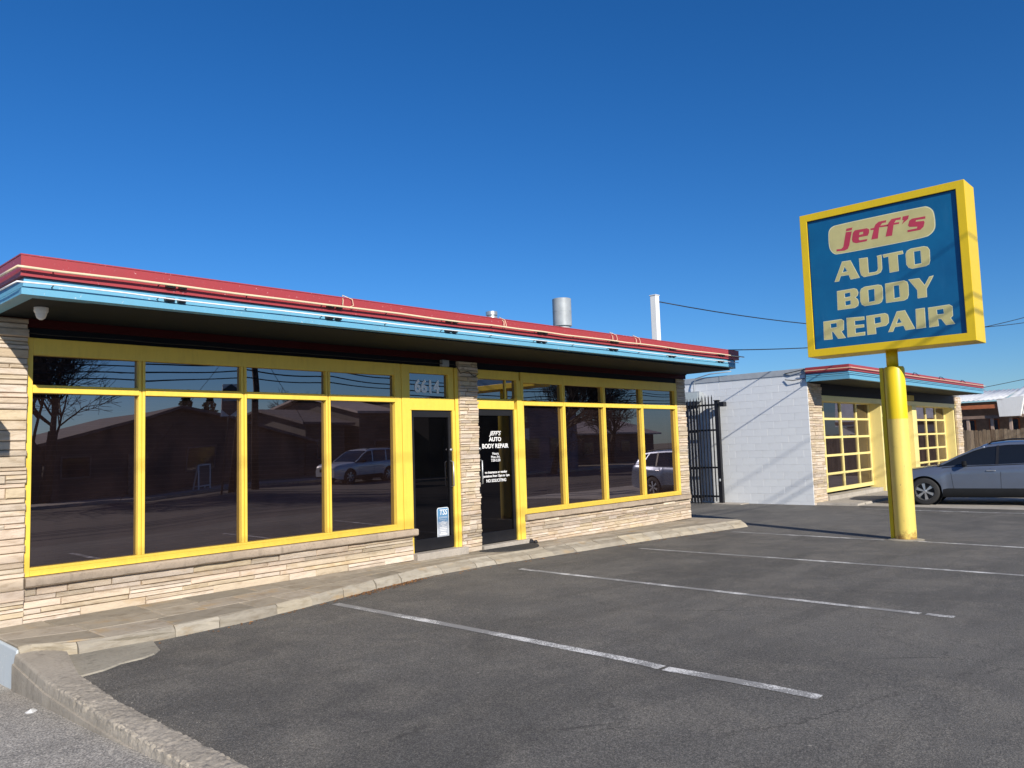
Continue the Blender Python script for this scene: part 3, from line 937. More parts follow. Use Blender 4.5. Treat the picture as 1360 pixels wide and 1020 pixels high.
# neon tubes with stand-offs
def neon(y, z, rad, mat, x1, seed):
    rng = random.Random(seed)
    pts = [(X0F - .03, 6.0, z), (X0F - .04, -1.0, z), (X0F - .035, -1.30 + (y - FY) + .0, z), (X0F + .02, y, z)]
    X = X0F + .3
    while X < x1 - .3:
        pts.append((X, y, z + zf(X) + rng.uniform(-.006, .006))); X += .55
    pts.append((x1, y, z + zf(x1)))
    b = MB(); b.tube(pts, rad, 8); t = b.build('neon_tube', mat, shop, smooth=True)
    s = MB(); X = X0F + .25
    while X < x1:
        s.tube([(X, y + .085, z + zf(X) - .02), (X, y + .0, z + zf(X))], .005, 5); X += .93
    k = X0F + 1.25
    while k < x1 - .2:
        s.box(k, k + .09, y + .01, y + .07, z + zf(k) - .022, z + zf(k) + .012)
        s.box(k + .13, k + .20, y + .01, y + .07, z + zf(k) - .022, z + zf(k) + .012); k += 1.86
    s.build('neon_bracket', M['black'], t)
neon(-1.355, 3.222, .012, M['tube_tan'], X1F + .12, 1)
neon(-1.335, 3.092, .0075, M['tube_white'], X1F - .1, 2)
# looped leads over the roof edge
for (xl, w_) in ((5.35, .16), (10.75, .14), (11.45, .13), (8.1, .05)):
    b = MB(); b.tube([(xl, -1.36, 3.22 + zf(xl)), (xl + .02, -1.34, 3.30 + zf(xl)), (xl + w_ * .5, -1.24, 3.385 + zf(xl)), (xl + w_, -1.33, 3.33 + zf(xl)), (xl + w_ * .95, -1.36, 3.25 + zf(xl)), (xl + w_ * .4, -1.36, 3.215 + zf(xl))], .005, 5)
    b.build('neon_lead', M['tube_tan'], shop, smooth=True)
# cable pinned along the top of the windows
b = MB(); pts = []; rng = random.Random(9)
X = 1.3
while X < 8.3: pts.append((X, -.07, 2.835 + rng.uniform(-.006, .006))); X += .35
pts += [(8.36, -.06, 2.82), (8.40, -.11, 2.70), (8.55, -.12, 2.74), (8.7, -.115, 2.66), (8.84, -.06, 2.72)]
b.tube(pts, .006, 5); b.build('pinned_cable', M['cable'], shop, smooth=True)
# rooftop fittings
def lathe_part(name, c, prof, mat, n=24):
    b = MB(); b.lathe(c, prof, n); o = b.build(name, mat, shop, smooth=False); smooth_by_angle(o, 30); return o
lathe_part('exhaust_stack', (13.45, 1.9, 3.3), [(.168, 0), (.168, .60), (.175, .60), (.175, .63), (.168, .63), (.168, .86), (.205, .86), (.21, .865), (.21, 1.18), (.213, 1.18), (.213, 1.19), (.21, 1.19), (.21, 1.47), (.204, 1.475), (.19, 1.47), (.18, 1.30), (.0, 1.30)], M['duct'])
lathe_part('vent_pipe', (11.0, 1.7, 3.3), [(.075, 0), (.075, .76), (.115, .76), (.115, .80), (.09, .80), (.09, .83), (.115, .83), (.115, .90), (.0, .91)], M['steel'])
b = MB(); b.box(7.75, 8.60, 1.6, 2.1, 3.32, 4.04); b.build('roof_unit', M['duct'], shop, bevel=.01)
b = MB(); b.box(11.95, 12.55, 1.5, 2.0, 3.35, 4.03); b.build('roof_unit', M['duct'], shop, bevel=.01)
# service mast
b = MB(); b.box(15.02, 15.17, .46, .61, 3.35, 4.83).box(15.005, 15.185, .445, .625, 4.83, 4.85); b.build('service_mast', M['white'], shop, bevel=.01)

# unseen slab added left of frame to throw a shadow on the pier
b = MB(); b.box(.9, 1.975, -.92, -.06, 2.07, 2.31)
o = b.build('added_shade_slab', M['navy'], shop, bevel=.01)

# things fixed to the shop
cam_t = thing('security_camera', 'small white dome security camera under the eave at the left end of the shop', 'camera', (2.38, -.72, 2.99))
b = MB(); b.lathe((2.38, -.72, 2.99), [(0, 0), (.062, 0), (.062, -.035), (.055, -.05), (0, -.05)], 20); o = b.build('camera_base', M['plastic'], cam_t); smooth_by_angle(o)
b = MB(); b.lathe((2.38, -.72, 2.94), [(.05, 0), (.048, -.02), (.036, -.05), (.015, -.066), (0, -.068)], 20); o = b.build('camera_dome', M['plastic'], cam_t, smooth=True)
jb = thing('junction_box', 'small grey junction box on the header above door number 6614', 'junction box', (8.12, -.06, 2.84))
MB().box(8.06, 8.20, -.075, -.01, 2.80, 2.90).build('box_body', M['duct'], jb, bevel=.004)
MB().box(8.07, 8.19, -.082, -.0755, 2.81, 2.89).build('box_cover', M['duct'], jb, bevel=.003)
# sensor by the right window
sn = MB(); sn.box(9.93, 9.965, .02, .06, .62, .70); tag(sn.build('window_sensor', M['plastic'], None, bevel=.004), 'small white alarm sensor at the foot of the window right of the lettered door', 'sensor')
# door stop bits and mat
b = MB(); v = []
nn = 40
for k in range(nn):
    t = math.pi * k / (nn - 1)
    v.append((9.30 + .60 * math.cos(t), -.12 - .46 * math.sin(t), 0))
top = [(x, y, zw(x) + .018) for x, y, _ in v]; bot = [(x * 1.0 + (x - 9.3) * .02, y - .006, zw(x)) for x, y, _ in v]
b.add(top + bot, [tuple(range(nn))] + [(i, (i + 1) % nn, nn + (i + 1) % nn, nn + i) for i in range(nn)])
mt, nt_, bb_ = nmat('doormat_fibre')
vv = coords(nt_); nn_ = noise(nt_, vv, 60, 4, .8)
nt_.links.new(ramp(nt_, nn_, [(.35, (.012, .012, .013)), (.7, (.07, .068, .066))]), bb_.inputs['Base Color']); bb_.inputs['Roughness'].default_value = .95
bump(nt_, bb_, nn_, .8, .02)
tag(b.build('doormat', mt), 'dark half round doormat in front of the lettered door', 'doormat')
b = MB(); rr = random.Random(8)
b.lathe((9.93, -.10, zw(10)), [(.0, .0), (.05, .0), (.055, .03), (.03, .07), (0, .08)], 9)
b.lathe((10.01, -.13, zw(10)), [(.0, .0), (.035, .0), (.04, .02), (.02, .05), (0, .055)], 7)
tag(b.build('door_stop', M['black']), 'black door stop lying at the foot of the yellow jamb', 'door stop')
# ------------------------------------------------------------ pylon sign
LET = {"A":[[[-3.824,4.284],[-3.978,4.628],[-4.126,4.623],[-4.263,4.288],[-4.104,4.282],[-4.077,4.368],[-3.939,4.37],[-3.904,4.283]],[[-4.018,4.525],[-4.054,4.438],[-3.976,4.437]]],"U":[[[-4.269,4.627],[-4.417,4.621],[-4.418,4.348],[-4.518,4.345],[-4.557,4.357],[-4.572,4.39],[-4.575,4.579],[-4.567,4.617],[-4.646,4.624],[-4.643,4.378],[-4.615,4.32],[-4.556,4.296],[-4.333,4.286],[-4.287,4.328],[-4.271,4.408]]],"T":[[[-4.662,4.621],[-4.987,4.629],[-4.996,4.57],[-4.904,4.569],[-4.905,4.292],[-4.756,4.289],[-4.753,4.571],[-4.676,4.563]]],"O":[[[-5.028,4.557],[-5.051,4.609],[-5.112,4.637],[-5.318,4.638],[-5.373,4.616],[-5.403,4.561],[-5.398,4.38],[-5.378,4.321],[-5.326,4.299],[-5.114,4.292],[-5.058,4.321],[-5.029,4.379]],[[-5.162,4.576],[-5.262,4.575],[-5.26,4.36],[-5.16,4.359]]],"B":[[[-3.854,4.114],[-4.153,4.118],[-4.201,4.095],[-4.221,4.033],[-4.208,3.983],[-4.168,3.953],[-4.204,3.918],[-4.217,3.857],[-4.203,3.8],[-4.144,3.77],[-3.846,3.772]],[[-3.987,4.052],[-4.08,4.055],[-4.08,3.984],[-3.989,3.98]],[[-3.989,3.91],[-4.08,3.915],[-4.078,3.841],[-3.991,3.836]]],"O2":[[[-4.246,4.029],[-4.271,4.091],[-4.336,4.117],[-4.557,4.117],[-4.611,4.098],[-4.628,4.047],[-4.622,3.868],[-4.598,3.807],[-4.549,3.782],[-4.314,3.776],[-4.267,3.805],[-4.245,3.867]],[[-4.388,4.05],[-4.489,4.053],[-4.484,3.843],[-4.387,3.838]]],"D":[[[-4.669,4.113],[-4.972,4.119],[-5.023,4.089],[-5.038,4.03],[-5.033,3.861],[-5.009,3.801],[-4.956,3.778],[-4.664,3.779]],[[-4.807,4.051],[-4.889,4.054],[-4.891,3.848],[-4.804,3.84]]],"Y":[[[-5.04,4.121],[-5.212,4.117],[-5.286,3.991],[-5.364,4.117],[-5.434,4.126],[-5.312,3.918],[-5.309,3.782],[-5.163,3.781],[-5.166,3.921]]],"R":[[[-3.579,3.601],[-3.899,3.606],[-3.944,3.571],[-3.933,3.409],[-3.89,3.385],[-3.957,3.261],[-3.82,3.262],[-3.743,3.394],[-3.72,3.393],[-3.725,3.264],[-3.571,3.268]],[[-3.705,3.545],[-3.81,3.547],[-3.811,3.473],[-3.709,3.47]]],"E":[[[-3.988,3.614],[-4.293,3.598],[-4.292,3.538],[-4.128,3.541],[-4.129,3.468],[-4.28,3.462],[-4.28,3.41],[-4.13,3.41],[-4.132,3.326],[-4.291,3.331],[-4.287,3.269],[-3.984,3.268]]],"P":[[[-4.324,3.602],[-4.636,3.609],[-4.681,3.58],[-4.691,3.517],[-4.686,3.434],[-4.639,3.39],[-4.47,3.378],[-4.472,3.269],[-4.323,3.269]],[[-4.459,3.553],[-4.559,3.558],[-4.559,3.457],[-4.461,3.449]]],"A2":[[[-4.666,3.275],[-4.824,3.61],[-4.956,3.613],[-5.093,3.28],[-4.941,3.272],[-4.913,3.355],[-4.779,3.348],[-4.744,3.273]],[[-4.849,3.496],[-4.891,3.413],[-4.81,3.408]]],"I":[[[-5.119,3.608],[-5.261,3.611],[-5.258,3.277],[-5.109,3.274]]],"R2":[[[-5.309,3.604],[-5.628,3.611],[-5.673,3.577],[-5.67,3.418],[-5.636,3.388],[-5.692,3.283],[-5.557,3.28],[-5.493,3.389],[-5.448,3.396],[-5.453,3.279],[-5.307,3.274]],[[-5.44,3.549],[-5.536,3.553],[-5.539,3.472],[-5.442,3.472]]],"panel":[[[-3.771,5.182],[-3.791,5.243],[-3.833,5.283],[-3.913,5.306],[-5.359,5.306],[-5.419,5.289],[-5.476,5.241],[-5.512,5.17],[-5.52,4.967],[-5.502,4.881],[-5.447,4.818],[-5.35,4.772],[-3.91,4.766],[-3.841,4.792],[-3.783,4.871],[-3.765,4.964]]],"j":[[[-4.078,5.138],[-4.181,5.132],[-4.122,4.892],[-4.092,4.834],[-4.037,4.816],[-3.895,4.828],[-3.9,4.864],[-3.981,4.856],[-4.019,4.889]]],"jdot":[[[-4.093,5.199],[-4.196,5.2],[-4.182,5.154],[-4.079,5.153]]],"e":[[[-4.234,5.139],[-4.437,5.133],[-4.477,5.103],[-4.468,5.042],[-4.443,5.0],[-4.297,5.002],[-4.288,4.969],[-4.305,4.945],[-4.436,4.943],[-4.419,4.907],[-4.242,4.907],[-4.186,4.935],[-4.174,4.985],[-4.197,5.1]],[[-4.314,5.087],[-4.374,5.085],[-4.369,5.044],[-4.299,5.043]]],"f":[[[-4.498,5.114],[-4.557,5.114],[-4.585,5.17],[-4.641,5.203],[-4.764,5.205],[-4.755,5.167],[-4.697,5.167],[-4.661,5.129],[-4.788,5.125],[-4.778,5.092],[-4.641,5.102],[-4.607,4.916],[-4.497,4.918],[-4.548,5.08],[-4.496,5.086]]],"f2":[[[-4.765,5.103],[-4.785,5.126],[-4.801,5.156],[-4.85,5.204],[-5.0,5.204],[-4.99,5.164],[-4.919,5.169],[-4.888,5.129],[-4.97,5.124],[-4.96,5.094],[-4.875,5.097],[-4.838,4.917],[-4.734,4.92],[-4.781,5.091]]],"q":[[[-5.028,5.206],[-5.126,5.206],[-5.108,5.146],[-5.005,5.077],[-5.042,5.141],[-5.017,5.147]]],"s":[[[-5.377,5.134],[-5.372,5.093],[-5.233,5.101],[-5.22,5.075],[-5.349,5.06],[-5.357,5.033],[-5.336,4.962],[-5.285,4.921],[-5.085,4.923],[-5.088,4.959],[-5.233,4.958],[-5.244,4.985],[-5.119,5.007],[-5.1,5.037],[-5.126,5.115],[-5.17,5.138]]]}
sign = thing('pylon_sign', "blue and yellow pylon sign reading jeff's AUTO BODY REPAIR on a yellow pole", 'sign', (14.45, -4.62, -.26))
def ringframe():
    b = MB(); ya, yb, za, zb_ = -3.275, -5.985, 2.980, 5.600
    fa, fb, fc, fd = -3.405, -5.855, 3.112, 5.470
    x0, x1 = 14.10, 14.72
    O = [(ya, za), (yb, za), (yb, zb_), (ya, zb_)]; I = [(fa, fc), (fb, fc), (fb, fd), (fa, fd)]
    v = [(x0, *p) for p in O] + [(x0, *p) for p in I] + [(x0 + .05, *p) for p in I] + [(x1, *p) for p in O] + [(x1, *p) for p in I] + [(x1 - .05, *p) for p in I]
    f = []
    for i in range(4):
        j = (i + 1) % 4
        f += [(i, j, 4 + j, 4 + i), (4 + i, 4 + j, 8 + j, 8 + i), (i, j, 12 + j, 12 + i), (12 + i, 12 + j, 16 + j, 16 + i), (16 + i, 16 + j, 20 + j, 20 + i)]
    b.add(v, f); return b
ringframe().build('sign_frame', M['yellow_sign'], sign, bevel=.006)
face = MB(); face.box(14.135, 14.69, -5.86, -3.40, 3.108, 5.474)
face_o = face.build('sign_face', M['face'], sign)
# retaining lip
b = MB()
for (ya, yb, za, zb_) in ((-5.863, -3.397, 3.095, 3.112), (-5.863, -3.397, 5.462, 5.480), (-5.868, -5.850, 3.112, 5.462), (-3.412, -3.396, 3.112, 5.462)):
    b.box(14.112, 14.134, ya, yb, za, zb_)
b.build('face_gasket', M['black'], face_o)
def poly_obj(name, polys, x, depth, mat, parent, offset=0.0):
    cu = bpy.data.curves.new(name, 'CURVE'); cu.dimensions = '2D'; cu.fill_mode = 'BOTH'; cu.extrude = depth
    cu.offset = offset
    for P in polys:
        sp = cu.splines.new('POLY'); sp.points.add(len(P) - 1); sp.use_cyclic_u = True
        for q, (y, z) in zip(sp.points, P): q.co = (-y, z, 0, 1)
    tmp = bpy.data.objects.new(name, cu); me = bpy.data.meshes.new_from_object(tmp); bpy.data.objects.remove(tmp)
    # curve space (u,v,w) -> world (x - w, -u, v)
    for v in me.vertices:
        u, w_, d = v.co; v.co = (x - d, -u, w_)
    me.materials.clear(); me.materials.append(mat)
    o = bpy.data.objects.new(name, me); col.objects.link(o); o.parent = parent
    base = Vector((0, 0, 0)); p = parent
    while p is not None: base += Vector(p.location); p = p.parent
    o.location = -base
    return o
def chaikin(P, n=2):
    for _ in range(n):
        Q = []
        for i in range(len(P)):
            a, c = P[i], P[(i + 1) % len(P)]
            Q += [(a[0] * .75 + c[0] * .25, a[1] * .75 + c[1] * .25), (a[0] * .25 + c[0] * .75, a[1] * .25 + c[1] * .75)]
        P = Q
    return P
poly_obj('name_panel', [chaikin(LET['panel'][0], 2)], 14.1345, .0006, M['cream_edge'], sign)
pp = chaikin(LET['panel'][0], 2); cy = sum(p[0] for p in pp) / len(pp); cz = sum(p[1] for p in pp) / len(pp)
poly_obj('name_panel', [[(cy + (y - cy) * .982, cz + (z - cz) * .955) for y, z in pp]], 14.1332, .0005, M['cream'], sign)
for k, P in LET.items():
    if k == 'panel': continue
    if k in ('j', 'jdot', 'e', 'f', 'f2', 'q', 's'):
        poly_obj('letter', P, 14.1320, .0005, M['sign_red'], sign)
    else:
        e = poly_obj('letter', P, 14.1345, .0006, M['cream_edge'], sign)
        poly_obj('letter_fill', P, 14.1332, .0005, M['cream'], e, offset=-.009)
# pole
b = MB(); b.lathe((14.45, -4.62, 0), [(.168, -.40), (.166, 1.80)], 36); o = b.build('pole_lower', M['pole_low'], sign, smooth=True)
b = MB(); b.lathe((14.45, -4.62, 0), [(.1665, 1.80), (.164, 2.66), (.148, 2.70), (.09, 2.705)], 36); o = b.build('pole_upper', M['pole_top'], sign); smooth_by_angle(o, 40)
b = MB(); b.tube([(14.45, -4.60, 2.70), (14.45, -4.60, 3.0)], .095, 24); b.build('pole_neck', M['pole_top'], sign, smooth=True)
b = MB(); b.box(14.41, 14.49, -4.448, -4.385, -.35, 2.70); b.build('conduit', M['pole_top'], sign, bevel=.005)

b = MB(); b.lathe((14.45, -4.62, 0), [(.30, -.262), (.27, -.250), (.19, -.238), (.165, -.236)], 28); b.build('pole_footing', M['patch'], sign, smooth=True)

# ------------------------------------------------------------ second building
b2 = thing('garage_building', 'second low shop building with white block side wall and gridded yellow windows', 'shop building', (29, 4, 0))
YB = -.29
# block wall facing -X at X=21.28
core = MB().box(21.292, 21.55, YB + .02, 14, -.6, 3.28).build('block_wall', M['white'], b2)
rng = random.Random(31)
ch, cl = .2032, .4064
zb_ = -.42; row = 0; shared = {}
def block_mesh(L, h):
    key = (round(L, 3), round(h, 3))
    if key in shared: return shared[key]
    m_ = MB(); g = .0014; c_ = .0035
    y0_, y1_, z0_, z1_ = g, L - g, g, h - g
    back = [(0.03, y0_, z0_), (0.03, y1_, z0_), (0.03, y1_, z1_), (0.03, y0_, z1_)]
    mid = [(c_, y0_, z0_), (c_, y1_, z0_), (c_, y1_, z1_), (c_, y0_, z1_)]
    fr = [(0, y0_ + c_, z0_ + c_), (0, y1_ - c_, z0_ + c_), (0, y1_ - c_, z1_ - c_), (0, y0_ + c_, z1_ - c_)]
    m_.add(back + mid + fr, [(8, 9, 10, 11)] + [(i, (i + 1) % 4, 4 + (i + 1) % 4, 4 + i) for i in range(4)] + [(4 + i, 4 + (i + 1) % 4, 8 + (i + 1) % 4, 8 + i) for i in range(4)])
    me = m_.mesh('block'); me.materials.append(M['block']); shared[key] = me
    return me
rest = MB()
while zb_ < 3.26:
    h = min(ch, 3.27 - zb_)
    y = YB - (cl / 2 if row % 2 else 0)
    while y < 13.6:
        a, c = max(y, YB), y + cl
        if a < 3.9:
            o = bpy.data.objects.new('block', block_mesh(c - a, h)); col.objects.link(o); o.parent = core
            o.location = (21.28 + rng.uniform(-.0012, .0012), a, zb_)
        else:
            rest.box(21.281, 21.30, a + .003, c - .003, zb_ + .003, zb_ + h - .003)
        y += cl
    zb_ += ch; row += 1
o = rest.build('block_rest', M['block'], b2); o['kind'] = 'stuff'
b = MB(); b.box(21.262, 21.30, YB - .01, 14, 3.275, 3.44); b.build('wall_coping', simple('grey_coping', (.38, .41, .44), .5), b2, bevel=.004)
b = MB(); b.box(21.255, 21.262, 2.30, 2.33, 3.28, 3.44); b.build('coping_joint', M['duct'], b2)
# pier and walls
stone_wall(b2, 'stone_pier', YB - .02, YB + .30, -.35, 3.03, 21.62, 41, .05, .1, .3, .5, .03, depth=.10, axis='x') if False else None
stone_wall(b2, 'stone_pier', 21.30, 22.20, -.35, 3.03, YB - .0, 42, .05, .11, .3, .6, .03)
stone_wall(b2, 'stone_pier', 36.40, 37.15, -.35, 3.03, YB, 43, .06, .12, .35, .7, .03)
b = MB(); b.box(37.0, 37.15, 0, 14, -.6, 3.1); b.box(21.55, 37.0, 13.8, 14, -.6, 3.1); b.build('side_wall', M['block'], b2)
b = MB(); b.box(22.2, 36.4, YB + .05, .3, 2.72, 3.05); b.build('head_panel', M['navy'], b2)
b = MB(); b.box(22.2, 36.4, YB + .02, .2, 2.56, 2.72); b.build('header_beam', M['yellow_pale'], b2, bevel=.005)
# fascia of building two
X0G, X1G, FG = 21.20, 35.85, -1.47
def swept2(prof, mat, name, x1=X1G):
    b = MB(); n = len(prof)
    for (y, z) in prof: b.v.append((x1, y, z))
    for (y, z) in prof: b.v.append((X0G + (y - FG), y, z))
    for (y, z) in prof: b.v.append((X0G + (y - FG), YB - .01, z))
    for s in range(2):
        for k in range(n):
            a = s * n + k; c = s * n + (k + 1) % n; b.f.append((a, c, c + n, a + n)); b.mi.append(0)
    b.f += [tuple(range(n)), tuple(2 * n + k for k in reversed(range(n)))]; b.mi += [0, 0]
    return b.build(name, mat, b2)
swept2([(FG, 3.44), (FG, 3.27), (FG + .1, 3.27), (FG + .1, 3.44)], M['red'], 'red_fascia')
swept2([(FG + .03, 3.262), (FG + .015, 3.16), (FG + .12, 3.16), (FG + .12, 3.262)], M['blue'], 'blue_fascia', X1G - .1)
swept2([(FG, 3.152), (FG, 3.055), (FG + .12, 3.05), (FG + .12, 3.152)], M['blue'], 'blue_fascia', X1G - .1)
b = MB(); b.box(X0G + .1, X1G - .15, FG + .1, YB + .03, 3.045, 3.06); b.build('soffit', M['soffit'], b2)
b = MB(); b.box(X0G + .35, 37.1, YB + .03, 13.9, 3.06, 3.30); b.box(X0G + .06, X1G - .02, FG + .06, YB + .03, 3.07, 3.43); b.box(X0G + .35, 37.1, YB + .03, 13.9, 3.30, 3.40); b.build('roof', M['roof'], b2)
b = MB()
b.tube([(X0G - .04, YB, 3.345), (X0G - .04, FG - .05, 3.345), (X1G + .1, FG - .05, 3.36)], .012, 6); b.build('neon_tube', M['tube_tan'], b2)
b = MB(); b.tube([(X0G - .03, YB, 3.20), (X0G - .03, FG - .04, 3.20), (X1G - .1, FG - .04, 3.20)], .008, 6); b.build('neon_tube', M['cable'], b2)
rng = random.Random(4)
for xl in (24.0, 26.5, 29.4, 32.2): 
    b = MB(); b.tube([(xl, FG - .05, 3.35), (xl + .2, FG - .02, 3.46), (xl + .5, FG - .02, 3.455), (xl + .7, FG - .05, 3.36)], .01, 5); b.build('neon_lead', M['cable'], b2)
b = MB(); b.lathe((23.2, 1.0, 3.38), [(.55, 0), (.55, .10), (.45, .16), (.0, .2)], 20); b.build('roof_vent', M['white'], b2)
# gridded windows: left bay 22.2-26.9, door bay, right bay
def grid_window(x0, x1, cols, zs, zt, y):
    b = MB(); h = .038
    xsx = [x0 + (x1 - x0) * i / cols for i in range(cols + 1)]
    if cols == 4 and x0 < 23: xsx = [22.22, 22.85, 24.2, 25.5, 26.62]
    if x0 > 30: xsx = [30.98, 31.5, 32.9, 34.2, 35.42]
    zz = [zs, zs + .52, zs + 1.05, zs + 1.58, zs + 2.12, zt]
    for i, x in enumerate(xsx):
        b.box(x - h, x + h, y - .02, y + .06, zz[0] + .001, zt)
    for j, z in enumerate(zz):
        t_ = .06 if j == 0 else .034
        for i in range(len(xsx) - 1):
            b.box(xsx[i] + h, xsx[i + 1] - h, y - .012, y + .05, z - t_ + (.06 if j == 0 else 0), z + t_ + (.06 if j == 0 else 0))
    w = b.build('window', M['yellow_pale'], b2, bevel=.005)
    for i in range(len(xsx) - 1):
        for j in range(len(zz) - 1):
            pz = MB(); pz.add([(xsx[i], y + .02, zz[j]), (xsx[i + 1], y + .02, zz[j]), (xsx[i + 1], y + .02, zz[j + 1]), (xsx[i], y + .02, zz[j + 1])], [(0, 1, 2, 3)])
            pz.build('glass_pane', M['b2_glass'], w)
grid_window(22.2, 26.15, 4, -.06, 2.57, -.06)
grid_window(31.0, 35.4, 4, -.06, 2.57, -.06)
for (xa, xb, ya, yb) in ((26.66, 26.76, -.44, .06), (30.45, 30.93, -.30, .06), (30.1, 30.45, -.06, .06), (35.46, 35.58, -.40, .06), (35.58, 36.38, -.06, .06)):
    b = MB(); b.box(xa, xb, ya, yb, -.3, 2.553); b.build('window_post', M['yellow_pale'], b2, bevel=.006)
b = MB(); b.box(26.76, 30.1, -.05, .06, 2.15, 2.30); b.box(26.76, 30.1, -.03, .06, -.3, -.12); b.box(28.5, 28.62, -.04, .06, -.12, 2.15); b.build('door_surround', M['yellow_pale'], b2, bevel=.005)
dd = MB().box(26.76, 26.9, -.01, .03, -.12, 2.15).box(26.9, 28.5, -.01, .03, 2.05, 2.15).box(26.9, 28.5, -.01, .03, -.12, .1).box(28.42, 28.5, -.01, .03, .1, 2.05).build('door', M['alu'], b2)
flat_pane(26.9, 28.42, .1, 2.05, .01, M['b2_glass'], dd)
flat_pane(26.76, 30.1, 2.3, 2.56, .01, M['b2_glass'], dd); flat_pane(28.62, 30.1, -.12, 2.15, .01, M['b2_glass'], dd)
# interior
b = MB(); b.box(21.6, 37.0, .1, 6.2, -.32, -.28); b.box(21.6, 37, 6.2, 6.3, -.3, 3.0); b.box(29.6, 29.7, .4, 6.2, -.3, 3.0); b.build('interior', simple('garage_interior', (.11, .10, .09), .8), b2)
b = MB(); b.box(32.0, 33.2, 2.0, 2.9, -.28, .6); b.box(24.0, 25.6, 2.4, 3.4, -.28, .75); b.build('workbench', simple('bench_orange', (.35, .16, .04), .7), b2)
b = MB(); b.hexa([(31.6, 1.2, 1.3), (33.6, 1.2, 1.7), (33.6, 1.3, 1.7), (31.6, 1.3, 1.3), (31.6, 1.2, 1.5), (33.6, 1.2, 1.95), (33.6, 1.3, 1.95), (31.6, 1.3, 1.5)]); b.build('shelf_panel', M['white'], b2)
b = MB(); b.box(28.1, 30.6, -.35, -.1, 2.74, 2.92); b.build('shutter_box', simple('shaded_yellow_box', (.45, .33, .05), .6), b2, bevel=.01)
b = MB(); b.box(22.21, 26.66, -.36, .04, -.4, -.125); b.box(26.76, 35.5, -.36, -.08, -.4, -.20); b.build('plinth', M['apron'], b2, bevel=.01)
# raised lip of the apron in front of it
b = MB(); b.hexa([(21.30, -1.44, -.42), (21.9, -1.44, -.42), (21.9, YB, -.42), (21.30, YB, -.42), (21.36, -1.40, -.245), (21.9, -1.40, -.24), (21.9, YB, -.24), (21.36, YB, -.245)])
b.add([(21.9, -1.44, -.3), (36, -1.44, -.3), (36, YB, -.3), (21.9, YB, -.3), (21.9, -1.40, -.24), (36, -1.40, -.24), (36, YB, -.24), (21.9, YB, -.24)], [(4, 5, 6, 7), (0, 1, 5, 4), (1, 2, 6, 5)])
tag(b.build('entrance_slab', M['apron']), kind='structure')

# floodlight on the white wall
fl = thing('floodlight', 'grey floodlight with conduit on the white block wall above the gate', 'floodlight', (21.2, 3.2, 2.9))
b = MB(); b.hexa([(21.0, 2.88, 2.70), (21.25, 2.88, 2.76), (21.25, 3.42, 2.76), (21.0, 3.42, 2.70), (21.02, 2.88, 3.02), (21.25, 2.88, 3.0), (21.25, 3.42, 3.0), (21.02, 3.42, 3.02)]); b.build('lamp_housing', M['duct'], fl, bevel=.015)
b = MB(); b.hexa([(20.985, 2.93, 2.73), (21.0, 2.93, 2.73), (21.0, 3.37, 2.73), (20.985, 3.37, 2.73), (21.005, 2.93, 2.99), (21.018, 2.93, 2.99), (21.018, 3.37, 2.99), (21.005, 3.37, 2.99)]); b.build('lamp_glass', M['lamp_glass'], fl)
b = MB(); b.tube([(21.2, 3.15, 2.98), (21.2, 3.15, 3.22), (21.2, 3.08, 3.42), (21.2, 2.6, 3.52), (21.2, 1.9, 3.54)], .016, 6); b.build('conduit', M['duct'], fl, smooth=True)

# steel gate, swung open next to the white wall
gate = thing('steel_gate', 'tall black steel picket gate standing open beside the white block wall', 'gate', (21.05, 2.4, -.3))
GZ0, GZ1 = -.24, 2.62
GX = 21.05
b = MB(); b.box(GX - .06, GX + .06, 2.27, 2.39, -.32, 2.70); b.box(GX - .08, GX + .08, 2.25, 2.41, 2.70, 2.72); b.build('gate_post', M['black'], gate, bevel=.005)
b = MB(); b.box(GX - .09, GX + .09, 2.07, 2.22, 2.52, 2.66); b.build('gate_lock_box', M['black'], gate, bevel=.01)
b = MB(); b.tube([(GX, 2.20, 2.58), (GX, 2.27, 2.58)], .02, 6); b.tube([(GX - .07, 2.33, .35), (GX - .07, 2.33, .42)], .03, 6); b.build('gate_hinge', M['steel'], gate)
for z in (2.56, 1.82, .72, -.12):
    MB().box(GX - .02, GX + .02, 2.39, 5.6, z, z + .05).build('rail', M['black'], gate)
bar = MB().box(-.013, .013, -.013, .013, GZ0, 2.80)
bar.add([(-.013, -.013, 2.80), (.013, -.013, 2.80), (.013, .013, 2.80), (-.013, .013, 2.80), (0, 0, 2.90)], [(0, 1, 4), (1, 2, 4), (2, 3, 4), (3, 0, 4)])
bme = bar.mesh('gate_bar'); bme.materials.append(M['black'])
y = 2.48
while y < 5.55:
    o = bpy.data.objects.new('bar', bme); col.objects.link(o); o.parent = gate; o.location = Vector((GX - .033, y, 0)) - Vector(gate.location); y += .105
gate2 = thing('steel_gate', 'second leaf of the black steel gate folded in front of the first one', 'gate', (20.86, 2.9, -.3))
for z in (2.50, 1.78, .70, -.14):
    MB().box(20.84, 20.88, 2.85, 5.4, z, z + .05).build('rail', M['black'], gate2)
y = 2.87
while y < 5.35:
    o = bpy.data.objects.new('bar', bme); col.objects.link(o); o.parent = gate2; o.location = Vector((20.825, y, -.08)) - Vector(gate2.location); y += .105
b = MB(); b.box(20.75, 21.25, 1.6, 2.5, -.3, -.28); tag(b.build('gate_footing', M['sidewalk']), 'flat concrete footing under the gate post', 'footing')

